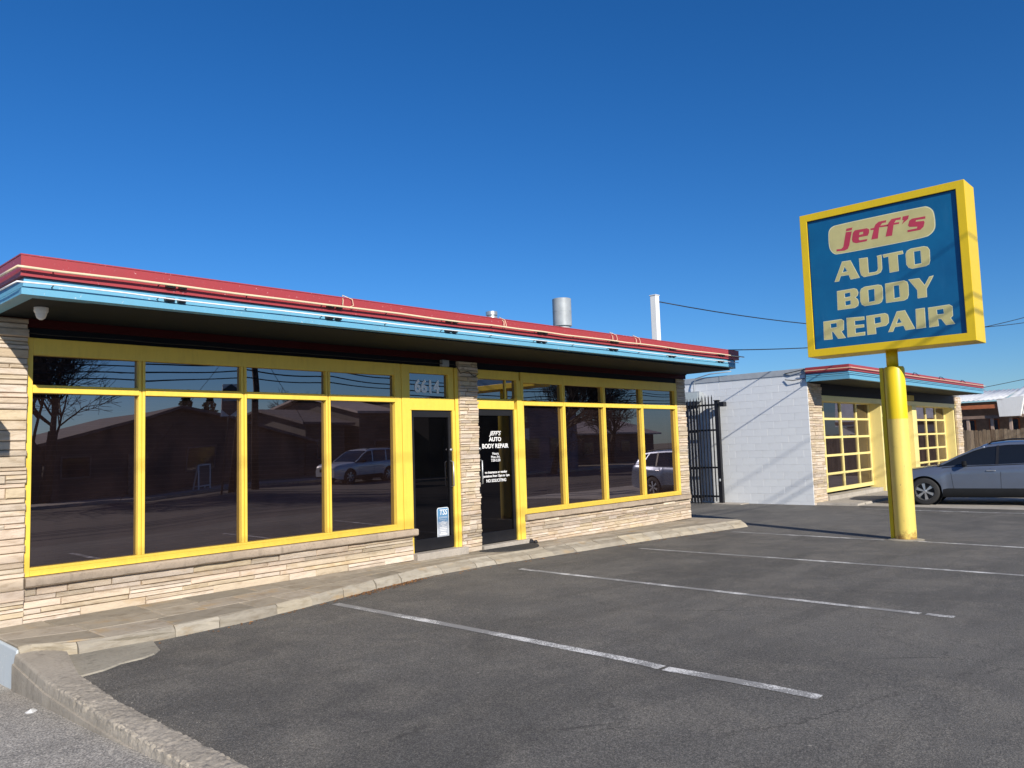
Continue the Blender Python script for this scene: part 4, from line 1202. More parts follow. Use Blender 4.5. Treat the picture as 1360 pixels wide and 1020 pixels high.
# wire bracket on coping
wb = MB(); wb.tube([(21.25, YB + .05, 3.42), (21.2, YB + .02, 3.40), (21.19, YB + .3, 3.36), (21.25, YB + .6, 3.33)], .012, 5)
wb.tube([(21.25, YB + .05, 3.16), (21.2, YB + .02, 3.15), (21.19, YB + .35, 3.12), (21.25, YB + .6, 3.16)], .012, 5)
tag(wb.build('cable_bracket', M['cable']), 'black cable brackets at the corner of the white block wall', 'bracket')

# ------------------------------------------------------------ fence and house beyond
fence = thing('picket_fence', 'weathered grey brown wooden fence beyond the parked car', 'fence', (37.5, -3, -.3))
rng = random.Random(51)
y = .12
while y > -7.0:
    w_ = .138; t_ = 1.62 + rng.uniform(-.025, .03) - .0 * y
    b = MB(); a = -.0 + rng.uniform(-.004, .004)
    b.add([(0, 0, -.32), (0, -w_, -.32), (0, -w_, t_ - .04), (0, -w_ + .03, t_), (0, -.03, t_), (0, 0, t_ - .04), (.02, 0, -.32), (.02, -w_, -.32), (.02, -w_, t_ - .04), (.02, -w_ + .03, t_), (.02, -.03, t_), (.02, 0, t_ - .04)],
          [(0, 1, 2, 3, 4, 5), (11, 10, 9, 8, 7, 6)] + [(i, (i + 1) % 6, 6 + (i + 1) % 6, 6 + i) for i in range(6)])
    b.build('picket', M['picket'], fence, loc=(37.48 + a, y, 0))
    y -= w_ + rng.uniform(.004, .02)
for z in (.1, 1.2): MB().box(37.51, 37.55, -7.2, .12, z, z + .09).build('rail', M['brown_wood'], fence)
pr_o = MB().hexa([(37.2, .0, -.3), (37.24, -.05, -.3), (37.24, .0, -.3), (37.2, .05, -.3), (37.32, .14, 1.05), (37.36, .09, 1.05), (37.36, .14, 1.05), (37.32, .19, 1.05)])
tag(pr_o.build('leaning_board', M['white']), 'thin pale board leaning at the end of the fence by the garage corner', 'board')

h3 = thing('neighbour_house', 'white corrugated roof house with brown porch behind the wooden fence', 'house', (46, 0, -.3))
# roof: eave at X=42 rising away
def corr(x0, x1, y0, y1, z0, z1, n, amp, name, parent, mat, zs=0.0):
    b = MB()
    for i in range(n + 1):
        t = i / n; y = y0 + (y1 - y0) * t; a = amp * math.sin(i * math.pi / 2)
        b.v += [(x0, y, z0 + a + zs * t), (x1, y, z1 + a + zs * t), (x1, y, z1 + a - .02 + zs * t), (x0, y, z0 + a - .02 + zs * t)]
    for i in range(n):
        p = 4 * i
        for k in range(4): b.f.append((p + k, p + (k + 1) % 4, p + 4 + (k + 1) % 4, p + 4 + k)); b.mi.append(0)
    return b.build(name, mat, parent, smooth=True)
corr(42, 46.5, 2.2, -.9, 3.02, 3.66, 60, .028, 'roof', h3, M['corrugated'])
corr(43.2, 48, -.9, -7.0, 3.10, 3.95, 70, .02, 'roof', h3, M['corrugated'])
b = MB(); b.box(42.6, 48, -7, 2.2, 2.9, 2.96); b.build('porch_ceiling', M['brown_wood'], h3)
b = MB(); b.box(42.05, 42.15, -.75, 2.2, 2.62, 2.80); b.build('porch_beam', M['orange_beam'], h3)
b = MB(); b.hexa([(42.0, -1.55, 2.22), (42.3, -1.55, 2.22), (42.3, -.72, 2.22), (42.0, -.72, 2.22), (42.0, -1.75, 3.12), (42.3, -1.75, 3.12), (42.3, -.66, 3.04), (42.0, -.66, 3.04)]); b.build('gable_panel', M['white'], h3)
b = MB(); b.hexa([(42.3, -7.0, 2.05), (48, -7.0, 2.05), (48, -1.56, 2.20), (42.3, -1.56, 2.20), (42.5, -7.0, 3.4), (48, -7.0, 3.4), (48, -1.76, 3.12), (42.5, -1.76, 3.12)]); b.build('white_siding', M['corrugated'], h3)
b = MB(); b.box(44.0, 44.2, -7.0, 2.3, -.5, 2.9); b.build('wall', M['brown_wood'], h3)
for yy in (1.6, .6, -.4, -1.15): MB().box(42.3, 42.42, yy, yy + .12, -.5, 2.25).build('porch_post', simple('post_paint', (.36, .27, .22), .8), h3)
for yy in (1.0, .0, -.85):
    f = MB().box(43.95, 44.0, yy - .30, yy + .12, 1.2, 2.15).build('window', M['orange_beam'], h3)
    MB().box(43.92, 43.95, yy - .25, yy + .07, 1.25, 2.10).build('glass_pane', M['dark_pane'], f)
b = MB(); b.box(42.25, 42.35, -7, 2.2, 2.16, 2.30); b.build('porch_rail', M['brown_wood'], h3)
b = MB(); b.box(43.2, 43.3, -7.0, -1.6, 1.5, 2.0); b.build('white_trim', M['white'], h3)

# ------------------------------------------------------------ cars
def car_paint(name, c, rough=.28, metal=.55):
    m, nt, b = nmat(name)
    n = noise(nt, coords(nt), 1.5, 5)
    nt.links.new(ramp(nt, n, [(.3, tuple(x * .92 for x in c)), (.7, tuple(x * 1.05 for x in c))]), b.inputs['Base Color'])
    b.inputs['Metallic'].default_value = metal; b.inputs['Roughness'].default_value = rough
    b.inputs['Coat Weight'].default_value = .6; b.inputs['Coat Roughness'].default_value = .06
    return m
M['car_glass'] = simple('car_glass', (.010, .012, .016), .04, 0, .05)
M['tyre'] = simple('tyre_rubber', (.018, .018, .019), .75, 0, .2, 10)
M['alloy'] = simple('alloy_wheel', (.55, .55, .56), .3, .8, .08)
M['lens_red'] = simple('red_lens', (.45, .02, .02), .15)
M['lens_clear'] = simple('clear_lens', (.6, .62, .63), .1)
M['clad'] = simple('grey_cladding', (.012, .013, .015), .7, spec=.15)

def make_wheel(parent, x, y, z, r, side, seed=0):
    """wheel in car frame: axle along y, side=+1 outer face to +y"""
    t = MB()
    w = .22
    prof = [(r * .60, -w * .45), (r * .90, -w * .5), (r * .985, -w * .42), (r, -w * .25), (r, w * .25), (r * .985, w * .42), (r * .90, w * .5), (r * .66, w * .47), (r * .64, w * .30)]
    t.lathe((x, y, z), prof, 40, axis='y')
    ty = t.build('wheel', M['tyre'], parent, smooth=True, wc=False)
    rim = MB(); yo = y + side * w * .36
    rim.lathe((x, yo, z), [(r * .655, side * .035), (r * .64, side * .02), (r * .60, side * -.02), (r * .58, side * -.10)], 40, axis='y')
    rim.lathe((x, yo, z), [(r * .13, side * -.08), (r * .13, side * .015), (r * .09, side * .03), (0.001, side * .032)], 20, axis='y')
    for k in range(6):
        a = 2 * math.pi * k / 6 + seed
        ca, sa = math.cos(a), math.sin(a)
        def P(rad, off, yy): return (x + ca * rad - sa * off, yo + yy * side, z + sa * rad + ca * off)
        w0, w1 = r * .05, r * .115
        v = [P(r * .10, -w0, -.03), P(r * .10, w0, -.03), P(r * .62, w1, -.03), P(r * .62, -w1, -.03), P(r * .10, -w0, .02), P(r * .10, w0, .02), P(r * .62, w1, .012), P(r * .62, -w1, .012)]
        rim.hexa(v)
    ro = rim.build('rim', M['alloy'], ty, wc=False); smooth_by_angle(ro, 30)
    bk = MB(); bk.lathe((x, yo, z), [(r * .60, side * -.06), (0.001, side * -.06)], 24, axis='y')
    bk.build('brake_disc', M['black'], ty, wc=False)
    return ty

def interp(P, x):
    if x <= P[0][0]: return P[0][1]
    for (a, va), (c, vc) in zip(P, P[1:]):
        if a <= x <= c:
            t = (x - a) / (c - a); return va + (vc - va) * t
    return P[-1][1]
def sinterp(P, x):
    # smooth (catmull-ish via averaging)
    return (interp(P, x - .04) + interp(P, x) * 2 + interp(P, x + .04)) / 4

def make_car(root, paint, S):
    """car frame: x from 0 (nose) to L (tail), y lateral, z up from ground"""
    L, W = S['L'], S['W']; r = S['r']
    fx, rx = S['fx'], S['rx']
    top, sill, belt = S['top'], S['sill'], S['belt']
    plan = S['plan']; arch = r * 1.17
    n = 150
    xs_ = sorted(set([L * i / n for i in range(n + 1)] + [fx - arch, fx + arch, rx - arch, rx + arch]))
    body = MB(); ns = 15
    rows_ = []
    for x in xs_:
        hw = sinterp(plan, x); zb_ = sinterp(sill, x); zt = sinterp(top, x); zbelt = min(sinterp(belt, x), zt - .02)
        arched = 0
        for cx in (fx, rx):
            d = abs(x - cx)
            if d < arch:
                za = r * .98 + math.sqrt(max(arch * arch - d * d, 0)); 
                if za > zb_: zb_ = za; arched = 1
        flare = 0
        for cx in (fx, rx):
            d = abs(x - cx)
            flare = max(flare, .028 * (1 - sstep(arch * .9, arch * 1.35, d)))
        sec = []
        for k in range(8):
            t = k / 7; z = zb_ + (zbelt - zb_) * t
            rel = (z - .25) / max(zbelt - .25, .1)
            y = hw * (1 - .045 * (1 - rel) ** 2 - .02 * max(rel - .55, 0) / .45 - .055 * max(0, rel - .85) / .15 * .6) + flare * (1 - sstep(.6, 1.0, rel))
            # character line
            y += .010 * math.exp(-((z - zbelt + .12) / .035) ** 2)
            sec.append((y, z))
        yb_, zb2 = sec[-1]
        for k in range(1, 8):
            t = k / 7
            y = yb_ * math.cos(t * math.pi / 2) ** .55 if t < 1 else 0.0
            z = zb2 + (zt - zb2) * math.sin(t * math.pi / 2) ** .85
            sec.append((y, z))
        rows_.append(sec)
    ring = len(rows_[0])
    for sgn in (1, -1):
        base = len(body.v)
        for x, sec in zip(xs_, rows_):
            for (y, z) in sec: body.v.append((x, sgn * y, z))
        for i in range(len(xs_) - 1):
            for k in range(ring - 1):
                a = base + i * ring + k; body.f.append((a, a + 1, a + ring + 1, a + ring)); body.mi.append(0)
        # nose and tail caps
        body.f.append(tuple(base + k for k in range(ring)) + (len(body.v),)); body.mi.append(0); body.v.append((0.0, 0, rows_[0][0][1]))
        m_ = base + (len(xs_) - 1) * ring
        body.f.append(tuple(m_ + k for k in range(ring)) + (len(body.v),)); body.mi.append(0); body.v.append((L, 0, rows_[-1][0][1]))
    bo = body.build('body', paint, root, wc=False); smooth_by_angle(bo, 32)
    # wheel wells and underbody
    u = MB(); u.box(.35, L - .35, -W / 2 + .22, W / 2 - .22, .22, .62)
    for cx in (fx, rx):
        for sgn in (1, -1):
            u.lathe((cx, sgn * (W / 2 - .16), r * .98), [(arch * .99, -.12), (arch * .99, .12)], 32, axis='y')
            u.lathe((cx, sgn * (W / 2 - .30), r * .98), [(arch * .99, 0), (.001, 0)], 32, axis='y')
    u.build('underbody', M['black'], root, wc=False)
    # lower cladding
    cl_ = MB()
    for sgn in (1, -1):
        for (xa, xb) in ((fx + arch + .0, rx - arch - .0),):
            m_ = 20; st = len(cl_.v)
            for i in range(m_ + 1):
                x = xa + (xb - xa) * i / m_; hw = sinterp(plan, x) * .958 + .022
                cl_.v += [(x, sgn * (hw - .03), .20), (x, sgn * (hw + .006), .23), (x, sgn * (hw + .014), .40), (x, sgn * (hw - .01), .43)]
            for i in range(m_):
                for k in range(3):
                    a = st + 4 * i + k; cl_.f.append((a, a + 1, a + 5, a + 4)); cl_.mi.append(0)
    cl_.build('side_cladding', M['clad'], root, wc=False, smooth=True)
    # greenhouse
    roof, gb0, gb1 = S['roof'], S['gh'][0], S['gh'][1]
    gh = MB(); m_ = 60; st = 0; secs = []
    for i in range(m_ + 1):
        x = gb0 + (gb1 - gb0) * i / m_
        zb_ = sinterp(belt, x) - .03 if x > S['cowl'] else min(sinterp(belt, x), sinterp(top, x)) - .03
        zr = max(sinterp(roof, x), zb_ + .02); hw = sinterp(plan, x)
        hb = hw * .925; hr = hw * S.get('tumble', .74)
        f_ = min(1, (zr - zb_) / (S['H'] - 1.0))
        hr_ = hb + (hr - hb) * f_
        sec = []
        for k in range(5):
            t = k / 4; sec.append((hb + (hr_ - hb) * t ** 1.15, zb_ + (zr - .075 * f_ - zb_) * t))
        for k in range(1, 6):
            t = k / 5; sec.append((hr_ * (math.cos(t * math.pi / 2) ** .6 if t < 1 else 0), (zr - .075 * f_) + .075 * f_ * math.sin(t * math.pi / 2)))
        secs.append((x, sec))
    rg = len(secs[0][1])
    for sgn in (1, -1):
        base = len(gh.v)
        for x, sec in secs:
            for (y, z) in sec: gh.v.append((x, sgn * y, z))
        for i in range(m_):
            for k in range(rg - 1):
                a = base + i * rg + k; gh.f.append((a, a + 1, a + rg + 1, a + rg)); gh.mi.append(0)
    g = gh.build('windows', M['car_glass'], root, wc=False); smooth_by_angle(g, 40)
    # roof shell slightly proud of the glass, following the same sections, between x r0..r1
    rf = MB(); r0, r1 = S['roofx']
    sel = [(x, sec) for x, sec in secs if r0 <= x <= r1]
    for sgn in (1, -1):
        base = len(rf.v)
        for x, sec in sel:
            for k in range(4, rg): rf.v.append((x, sgn * (sec[k][0] + .010 * (k < rg - 1)), sec[k][1] + (.012 if k > 4 else -.012)))
        q = rg - 4
        for i in range(len(sel) - 1):
            for k in range(q - 1):
                a = base + i * q + k; rf.f.append((a, a + 1, a + q + 1, a + q)); rf.mi.append(0)
    ro = rf.build('roof', paint, root, wc=False); smooth_by_angle(ro, 40)
    # pillars
    def side_pt(x, t, off=.012):
        i = min(range(len(secs)), key=lambda j: abs(secs[j][0] - x)); sec = secs[i][1]
        k = t * 4; a = int(min(k, 3)); f_ = k - a
        y = sec[a][0] + (sec[a + 1][0] - sec[a][0]) * f_; z = sec[a][1] + (sec[a + 1][1] - sec[a][1]) * f_
        return y + off, z
    for (xa, xb, wa, wb_, mat_, nm) in S['pillars']:
        for sgn in (1, -1):
            p = MB(); q = 8
            for i in range(q + 1):
                t = i / q; xc = xa + (xb - xa) * t; w_ = wa + (wb_ - wa) * t
                for e in (-.5, .5):
                    y, z = side_pt(xc + e * w_, t); p.v.append((xc + e * w_, sgn * y, z))
            for i in range(q): p.f.append((2 * i, 2 * i + 1, 2 * i + 3, 2 * i + 2)); p.mi.append(0)
            p.build(nm, paint if mat_ == 'p' else M['black'], root, wc=False, smooth=True)
    # front pillars along the windscreen edge
    for sgn in (1, -1):
        p = MB(); pts = []
        for x, sec in secs:
            if gb0 + .02 <= x <= S['roofx'][0] + .15: pts.append((x, sgn * (sec[4][0] + .004), sec[4][1] + .006))
        p.tube(pts, .028, 6); p.build('windscreen_pillar', paint, root, wc=False, smooth=True)
        p = MB(); pts = []
        for x, sec in secs:
            if x >= S['cowl'] - .2 and x <= gb1 - .1: pts.append((x, sgn * (sec[0][0] + .022), sinterp(belt, x) + .004))
        p.tube(pts, .010, 5); p.build('window_trim', M['black'], root, wc=False, smooth=True)
        # handles
        for hx in S['handles']:
            hw = sinterp(plan, hx); hz = sinterp(belt, hx) - .125
            h = MB(); h.hexa([(hx - .10, sgn * (hw - .03), hz - .014), (hx + .10, sgn * (hw - .03), hz - .014), (hx + .10, sgn * (hw + .018), hz - .012), (hx - .10, sgn * (hw + .018), hz - .012), (hx - .10, sgn * (hw - .03), hz + .014), (hx + .10, sgn * (hw - .03), hz + .014), (hx + .10, sgn * (hw + .018), hz + .012), (hx - .10, sgn * (hw + .018), hz + .012)])
            h.build('door_handle', M['alloy'], root, wc=False, bevel=.008)
            rc = MB(); rc.lathe((hx - .01, sgn * (hw - .018), hz), [(.001, 0), (.055, 0)], 16, axis='y'); rc.build('handle_recess', M['black'], root, wc=False)
        # door seams
        for dx, tilt in S['seams']:
            s_ = MB()
            for i in range(9):
                z = .40 + (sinterp(belt, dx) - .02 - .40) * i / 8; x = dx + tilt * (i / 8 - .5)
                rel = (z - .25) / max(sinterp(belt, x) - .25, .1)
                y = sinterp(plan, x) * (1 - .045 * (1 - rel) ** 2 - .02 * max(rel - .55, 0) / .45 - .055 * max(0, rel - .85) / .15 * .6) + .010 * math.exp(-((z - sinterp(belt, x) + .12) / .035) ** 2) + .0015
                s_.v += [(x - .004, sgn * y, z), (x + .004, sgn * y, z)]
            for i in range(8): s_.f.append((2 * i, 2 * i + 1, 2 * i + 3, 2 * i + 2)); s_.mi.append(0)
            s_.build('door_seam', M['black'], root, wc=False)
        # mirror
        mx = S['mirror']; hw = sinterp(plan, mx); mz = sinterp(belt, mx) + .06
        mm = MB(); mm.hexa([(mx - .06, sgn * (hw - .07), mz - .05), (mx + .06, sgn * (hw - .07), mz - .06), (mx + .05, sgn * (hw + .15), mz - .04), (mx - .03, sgn * (hw + .14), mz - .03), (mx - .05, sgn * (hw - .03), mz + .07), (mx + .06, sgn * (hw - .03), mz + .08), (mx + .05, sgn * (hw + .13), mz + .09), (mx - .02, sgn * (hw + .12), mz + .08)])
        mm.build('wing_mirror', M['clad'] if S.get('dark_mirror') else paint, root, wc=False, bevel=.02)
        # lights
        hl = MB(); hx0 = .10
        hl.hexa([(hx0 - .02, sgn * W * .27, .66), (hx0 + .36, sgn * (W / 2 - .035), .70), (hx0 + .40, sgn * (W / 2 - .02), .70), (hx0 + .2, sgn * W * .27, .66), (hx0 + .04, sgn * W * .27, .80), (hx0 + .42, sgn * (W / 2 - .055), .84), (hx0 + .45, sgn * (W / 2 - .04), .84), (hx0 + .2, sgn * W * .27, .80)])
        hl.build('headlight', M['lens_clear'], root, wc=False, bevel=.01)
        tl = MB(); x1 = L
        tl.hexa([(x1 - .30, sgn * (sinterp(plan, x1 - .30) - .015), .92), (x1 - .02, sgn * (sinterp(plan, x1 - .02) - .06), .90), (x1 + .012, sgn * (sinterp(plan, x1) - .22), .90), (x1 - .30, sgn * (W / 2 - .25), .92),
                 (x1 - .36, sgn * (sinterp(plan, x1 - .30) - .03), 1.08), (x1 - .06, sgn * (sinterp(plan, x1 - .02) - .09), 1.10), (x1 - .03, sgn * (sinterp(plan, x1) - .24), 1.10), (x1 - .36, sgn * (W / 2 - .25), 1.08)])
        tl.build('tail_light', M['lens_red'], root, wc=False, bevel=.01)
    # grille, plate
    MB().box(-.012, .03, -.42, .42, .58, .74).build('grille', M['black'], root, wc=False, bevel=.01)
    MB().box(L - .02, L + .012, -.26, .26, .72, .86).build('number_plate', M['plastic'], root, wc=False, bevel=.004)
    if S.get('rails'):
        for sgn in (1, -1):
            p = MB(); a0, a1 = S['rails']; pts = [(a0, sgn * .56, interp(roof, a0) - .045), (a0 + .12, sgn * .56, interp(roof, a0 + .12) + .03)]
            x = a0 + .5
            while x < a1 - .3: pts.append((x, sgn * .56, interp(roof, x) + .045)); x += .3
            pts += [(a1 - .12, sgn * .56, interp(roof, a1 - .12) + .03), (a1, sgn * .56, interp(roof, a1) - .045)]
            p.tube(pts, .020, 6); p.build('roof_rail', M['black'], root, wc=False, smooth=True)
    k = 0
    for cx in (fx, rx):
        for sgn in (1, -1):
            make_wheel(root, cx, sgn * (W / 2 - .115), r, r, sgn, seed=.3 + .37 * k); k += 1

wagon = dict(L=4.79, W=1.82, H=1.61, r=.345, fx=.93, rx=3.67, cowl=1.50,
    plan=[(0, .62), (.06, .72), (.25, .83), (.6, .885), (1.2, .905), (3.6, .905), (4.2, .885), (4.6, .83), (4.74, .76), (4.79, .70)],
    sill=[(0, .36), (.1, .26), (.5, .24), (4.2, .26), (4.6, .32), (4.79, .40)],
    top=[(0, .72), (.05, .80), (.25, .875), (.8, .955), (1.35, 1.02), (1.7, 1.04), (2.3, 1.04), (4.3, 1.12), (4.62, 1.12), (4.70, 1.06), (4.76, .80), (4.79, .66)],
    belt=[(0, .62), (.1, .70), (.5, .80), (1.3, .93), (1.6, .965), (2.5, .99), (3.6, 1.03), (4.5, 1.07), (4.70, 1.02), (4.79, .62)],
    roof=[(1.22, .98), (1.42, 1.08), (1.75, 1.27), (2.05, 1.42), (2.35, 1.52), (2.8, 1.575), (3.3, 1.575), (3.9, 1.545), (4.25, 1.49), (4.42, 1.40), (4.55, 1.24), (4.66, 1.06)],
    gh=(1.24, 4.66), roofx=(2.22, 4.36), tumble=.70,
    pillars=[(2.55, 2.60, .065, .06, 'b', 'door_pillar'), (3.52, 3.55, .07, .06, 'b', 'door_pillar'), (4.26, 3.92, .06, .05, 'p', 'rear_pillar'), (4.50, 4.26, .20, .12, 'p', 'rear_pillar')],
    handles=[2.42, 3.40], seams=[(1.56, -.05), (2.62, .02), (3.50, .22)], dark_mirror=True, mirror=1.85, rails=(2.35, 4.2))
blue_car = thing('parked_car', 'blue grey station wagon parked at the right behind the yellow pole', 'car', (22.15, -2.83, -.3))
make_car(blue_car, car_paint('blue_grey_metallic', (.15, .18, .245), .30, .45), wagon)
# place: near side front wheel at (22.15,-2.83); car axis x (tail) points to (0.146,-0.989)
ang = math.atan2(-.989, .146)
blue_car.rotation_euler = (0, 0, ang)
ca, sa = math.cos(ang), math.sin(ang)
# the near (-X) side of the car frame: y sign such that world offset is -X
px_, py_ = .93, -(.91 - .03)     # local contact point of near front wheel
wx = ca * px_ - sa * py_; wy = sa * px_ + ca * py_
if wx * 0 + (-sa * py_) > 0:     # flip side
    py_ = -py_; wx = ca * px_ - sa * py_; wy = sa * px_ + ca * py_
blue_car.location = (22.15 - wx, -2.83 - wy, -.293)

suv = dict(wagon); suv.update(L=4.9, W=1.85, H=1.75, r=.37, fx=.92, rx=3.75,
    top=[(0, .82), (.05, .92), (.25, 1.0), (.8, 1.06), (1.35, 1.10), (2.3, 1.12), (4.5, 1.16), (4.72, 1.14), (4.82, 1.0), (4.9, .70)],
    belt=[(0, .70), (.1, .82), (.5, .93), (1.3, 1.02), (2.5, 1.06), (4.6, 1.10), (4.8, 1.0), (4.9, .66)],
    plan=[(0, .70), (.06, .78), (.25, .86), (.6, .90), (1.2, .92), (4.2, .92), (4.7, .88), (4.85, .80), (4.9, .74)],
    roof=[(1.30, 1.06), (1.6, 1.25), (1.95, 1.52), (2.25, 1.68), (2.8, 1.74), (3.9, 1.74), (4.4, 1.70), (4.6, 1.62), (4.72, 1.35), (4.80, 1.12)],
    gh=(1.32, 4.80), roofx=(2.15, 4.6), tumble=.76,
    pillars=[(2.55, 2.60, .08, .07, 'p', 'door_pillar'), (3.55, 3.6, .08, .07, 'p', 'door_pillar'), (4.45, 4.35, .12, .10, 'p', 'rear_pillar')], rails=(2.3, 4.4))
suv_t = thing('parked_car', 'silver SUV across the street, seen reflected in the window left of door 6614', 'car', (22.7, -25.2, -.35))
make_car(suv_t, car_paint('silver_metallic', (.72, .72, .72), .3, .3), suv)
suv_t.location = (22.6, -24.9, -.35); suv_t.rotation_euler = (0, 0, 0)
suv_t.rotation_euler = (0, 0, R(-8))

# ------------------------------------------------------------ overhead wires
def wire(name, a, c, sag, rad, label, group=None, n=40):
    a, c = Vector(a), Vector(c); pts = []
    for i in range(n + 1):
        t = i / n; p = a.lerp(c, t); p.z -= sag * 4 * t * (1 - t); pts.append(p)
    b = MB(); b.tube(pts, rad, 6)
    return tag(b.build(name, M['cable'], None, smooth=True), label, 'cable', group)
def util_pole(x, y, h, label, lean=0.0, arms=True):
    t = thing('utility_pole', label, 'utility pole', (x, y, -.3), group=None)
    b = MB(); b.tube([(x, y, -.4), (x + lean * h, y, h)], [.17, .12], 14); b.build('pole', M['timber_pole'], t, smooth=True)
    if arms:
        MB().box(x + lean * h - 1.1, x + lean * h + 1.1, y - .05, y + .05, h - .5, h - .38).build('crossarm', M['timber_pole'], t)
        for dx in (-1, -.5, .5, 1):
            q = MB(); q.lathe((x + lean * h + dx, y, h - .38), [(.03, 0), (.05, .04), (.03, .08), (.05, .11), (0, .15)], 10); q.build('insulator', M['plastic'], t)
    return t
# near line (its wires throw the thin diagonal shadows on sign, pole and block wall)
for c_, k in ((1.45, 0), (.47, 1), (.21, 2)):
    z = c_ + .56 * 14
    w_ = ('top', 'middle', 'lowest')[k]
    wire('overhead_wire', (-30, -14, z + .5), (70, -14, z + .35), .55, (.012, .016, .020)[k], w_ + ' of the three near street wires whose shadows cross the sign', 'near street wires')
util_pole(-30, -14, 10.2, 'near side utility pole far to the left of the shop', arms=False)
util_pole(70, -14, 10.2, 'near side utility pole far to the right past the garage', arms=False)
# far line reflected in the panes
util_pole(17.3, -24.0, 9.2, 'far side utility pole reflected at the right end of the second window', .012)
util_pole(18.7, -24.6, 9.0, 'second far side utility pole reflected in the third window', -.01)
util_pole(-22, -24.0, 9.2, 'far side utility pole at the left end of the street')
util_pole(66, -24.0, 9.2, 'far side utility pole at the right end of the street')
for k, (z, sag, rad) in enumerate(((6.3, .5, .028), (5.75, .5, .026), (5.45, .4, .032), (5.15, .45, .032), (4.8, .35, .03))):
    wire('overhead_wire', (17.4, -23.8, z), (-22, -23.8, z + .2), sag, rad, 'far street wire left of the poles, number from the top: ' + ('first', 'second', 'third', 'fourth', 'fifth')[k], 'far street wires')
    wire('overhead_wire', (17.4, -23.8, z), (66, -23.8, z + .2), sag * 1.4, rad, 'far street wire right of the poles, number from the top: ' + ('first', 'second', 'third', 'fourth', 'fifth')[k], 'far street wires')
for (x, z, l_) in ((15.6, 5.62, 'black splice case on the far wires just left of the poles'), (20.8, 5.70, 'black splice case on the far wires just right of the poles')):
    b = MB(); b.tube([(x, -23.8, z), (x + .08, -23.8, z), (x + .85, -23.8, z), (x + .95, -23.8, z)], [.04, .11, .12, .04], 10)
    tag(b.build('splice_case', M['cable'], None, smooth=True), l_, 'splice case')
wire('guy_wire', (17.3, -24, 7.0), (13.0, -25.5, -.2), 0, .012, 'slanting guy wire left of the far utility poles')
wire('guy_wire', (18.7, -24.6, 6.6), (24.0, -26.0, -.2), 0, .012, 'slanting guy wire right of the far utility poles')
# service drops behind the sign
wire('service_cable', (15.15, .45, 4.69), (48, -9, 9.60), 1.90, .012, 'black service cable running from the white mast on the roof')
wire('service_cable', (15.30, -0.79, 3.47), (48, -7, 9.70), 1.15, .012, 'lower black cable from the right end of the shop roof')
wire('service_cable', (41, 3.2, 3.1), (45, -6, 4.9), .12, .015, 'thin cable rising over the white corrugated roof')


# ------------------------------------------------------------ across the street
def bare_tree(name, label, x, y, z, h, seed, spread=1.0, r0=.22, depth=6, lean=(0, 0), group=None, br=3):
    rng = random.Random(seed)
    t = thing(name, label, 'tree', (x, y, z), group=group)
    tr = MB(); tw = MB()
    def grow(p, d, L, r, lev):
        pts = [p]; q = Vector(p); dd = Vector(d)
        seg = 4 if lev < 3 else 3
        for i in range(seg):
            dd = (dd + Vector((rng.gauss(0, .10), rng.gauss(0, .10), rng.gauss(.02, .06)))).normalized()
            q = q + dd * (L / seg); pts.append(q.copy())
        rr = [r * (1 - .25 * i / seg) for i in range(seg + 1)]
        (tr if lev < 2 else tw).tube(pts, rr, 7 if lev < 2 else (4 if lev < 4 else 3), cap=False)
        if lev >= depth: return
        nb = br + (1 if lev in (1, 2) else 0)
        for k in range(nb):
            i = rng.choice(range(max(1, seg - 2), seg + 1)) if k else seg
            a = rng.uniform(0, 2 * math.pi); u = dd.orthogonal().normalized(); w_ = dd.cross(u)
            s_ = rng.uniform(.35, .75) * spread if k else rng.uniform(.1, .3)
            nd = (dd + (u * math.cos(a) + w_ * math.sin(a)) * s_ * 1.2); nd.z += .08; nd.normalize()
            grow(pts[i], nd, L * rng.uniform(.62, .85), max(rr[i] * rng.uniform(.52, .78), .012), lev + 1)
    d0 = Vector((lean[0], lean[1], 1)).normalized()
    grow(Vector((x, y, z)), d0, h * .26, r0, 0)
    tr.build('trunk', M['bark'], t, smooth=True); tw.build('crown', M['bark'], t)
    return t
bare_tree('bare_tree', 'large bare tree across the street reflected in the first two windows', 11.6, -30.5, -.3, 12.5, 21, 1.2, .27, 6, (.03, 0), br=4)
bare_tree('bare_tree', 'bare tree reflected in the right hand windows above the storage sign', 40.0, -24.5, -.3, 11.5, 8, 1.25, .24, 6, (.0, 0), br=4)
bare_tree('bare_tree', 'bare tree reflected in the last window behind the car', 60.0, -34.0, -.3, 8.5, 12, 1.1, .25, 6, br=3)
bare_tree('bare_tree', 'small bare tree behind the pale roof across the street', 38.0, -52.0, -.3, 9.0, 15, 1.1, .25, 6, br=3)

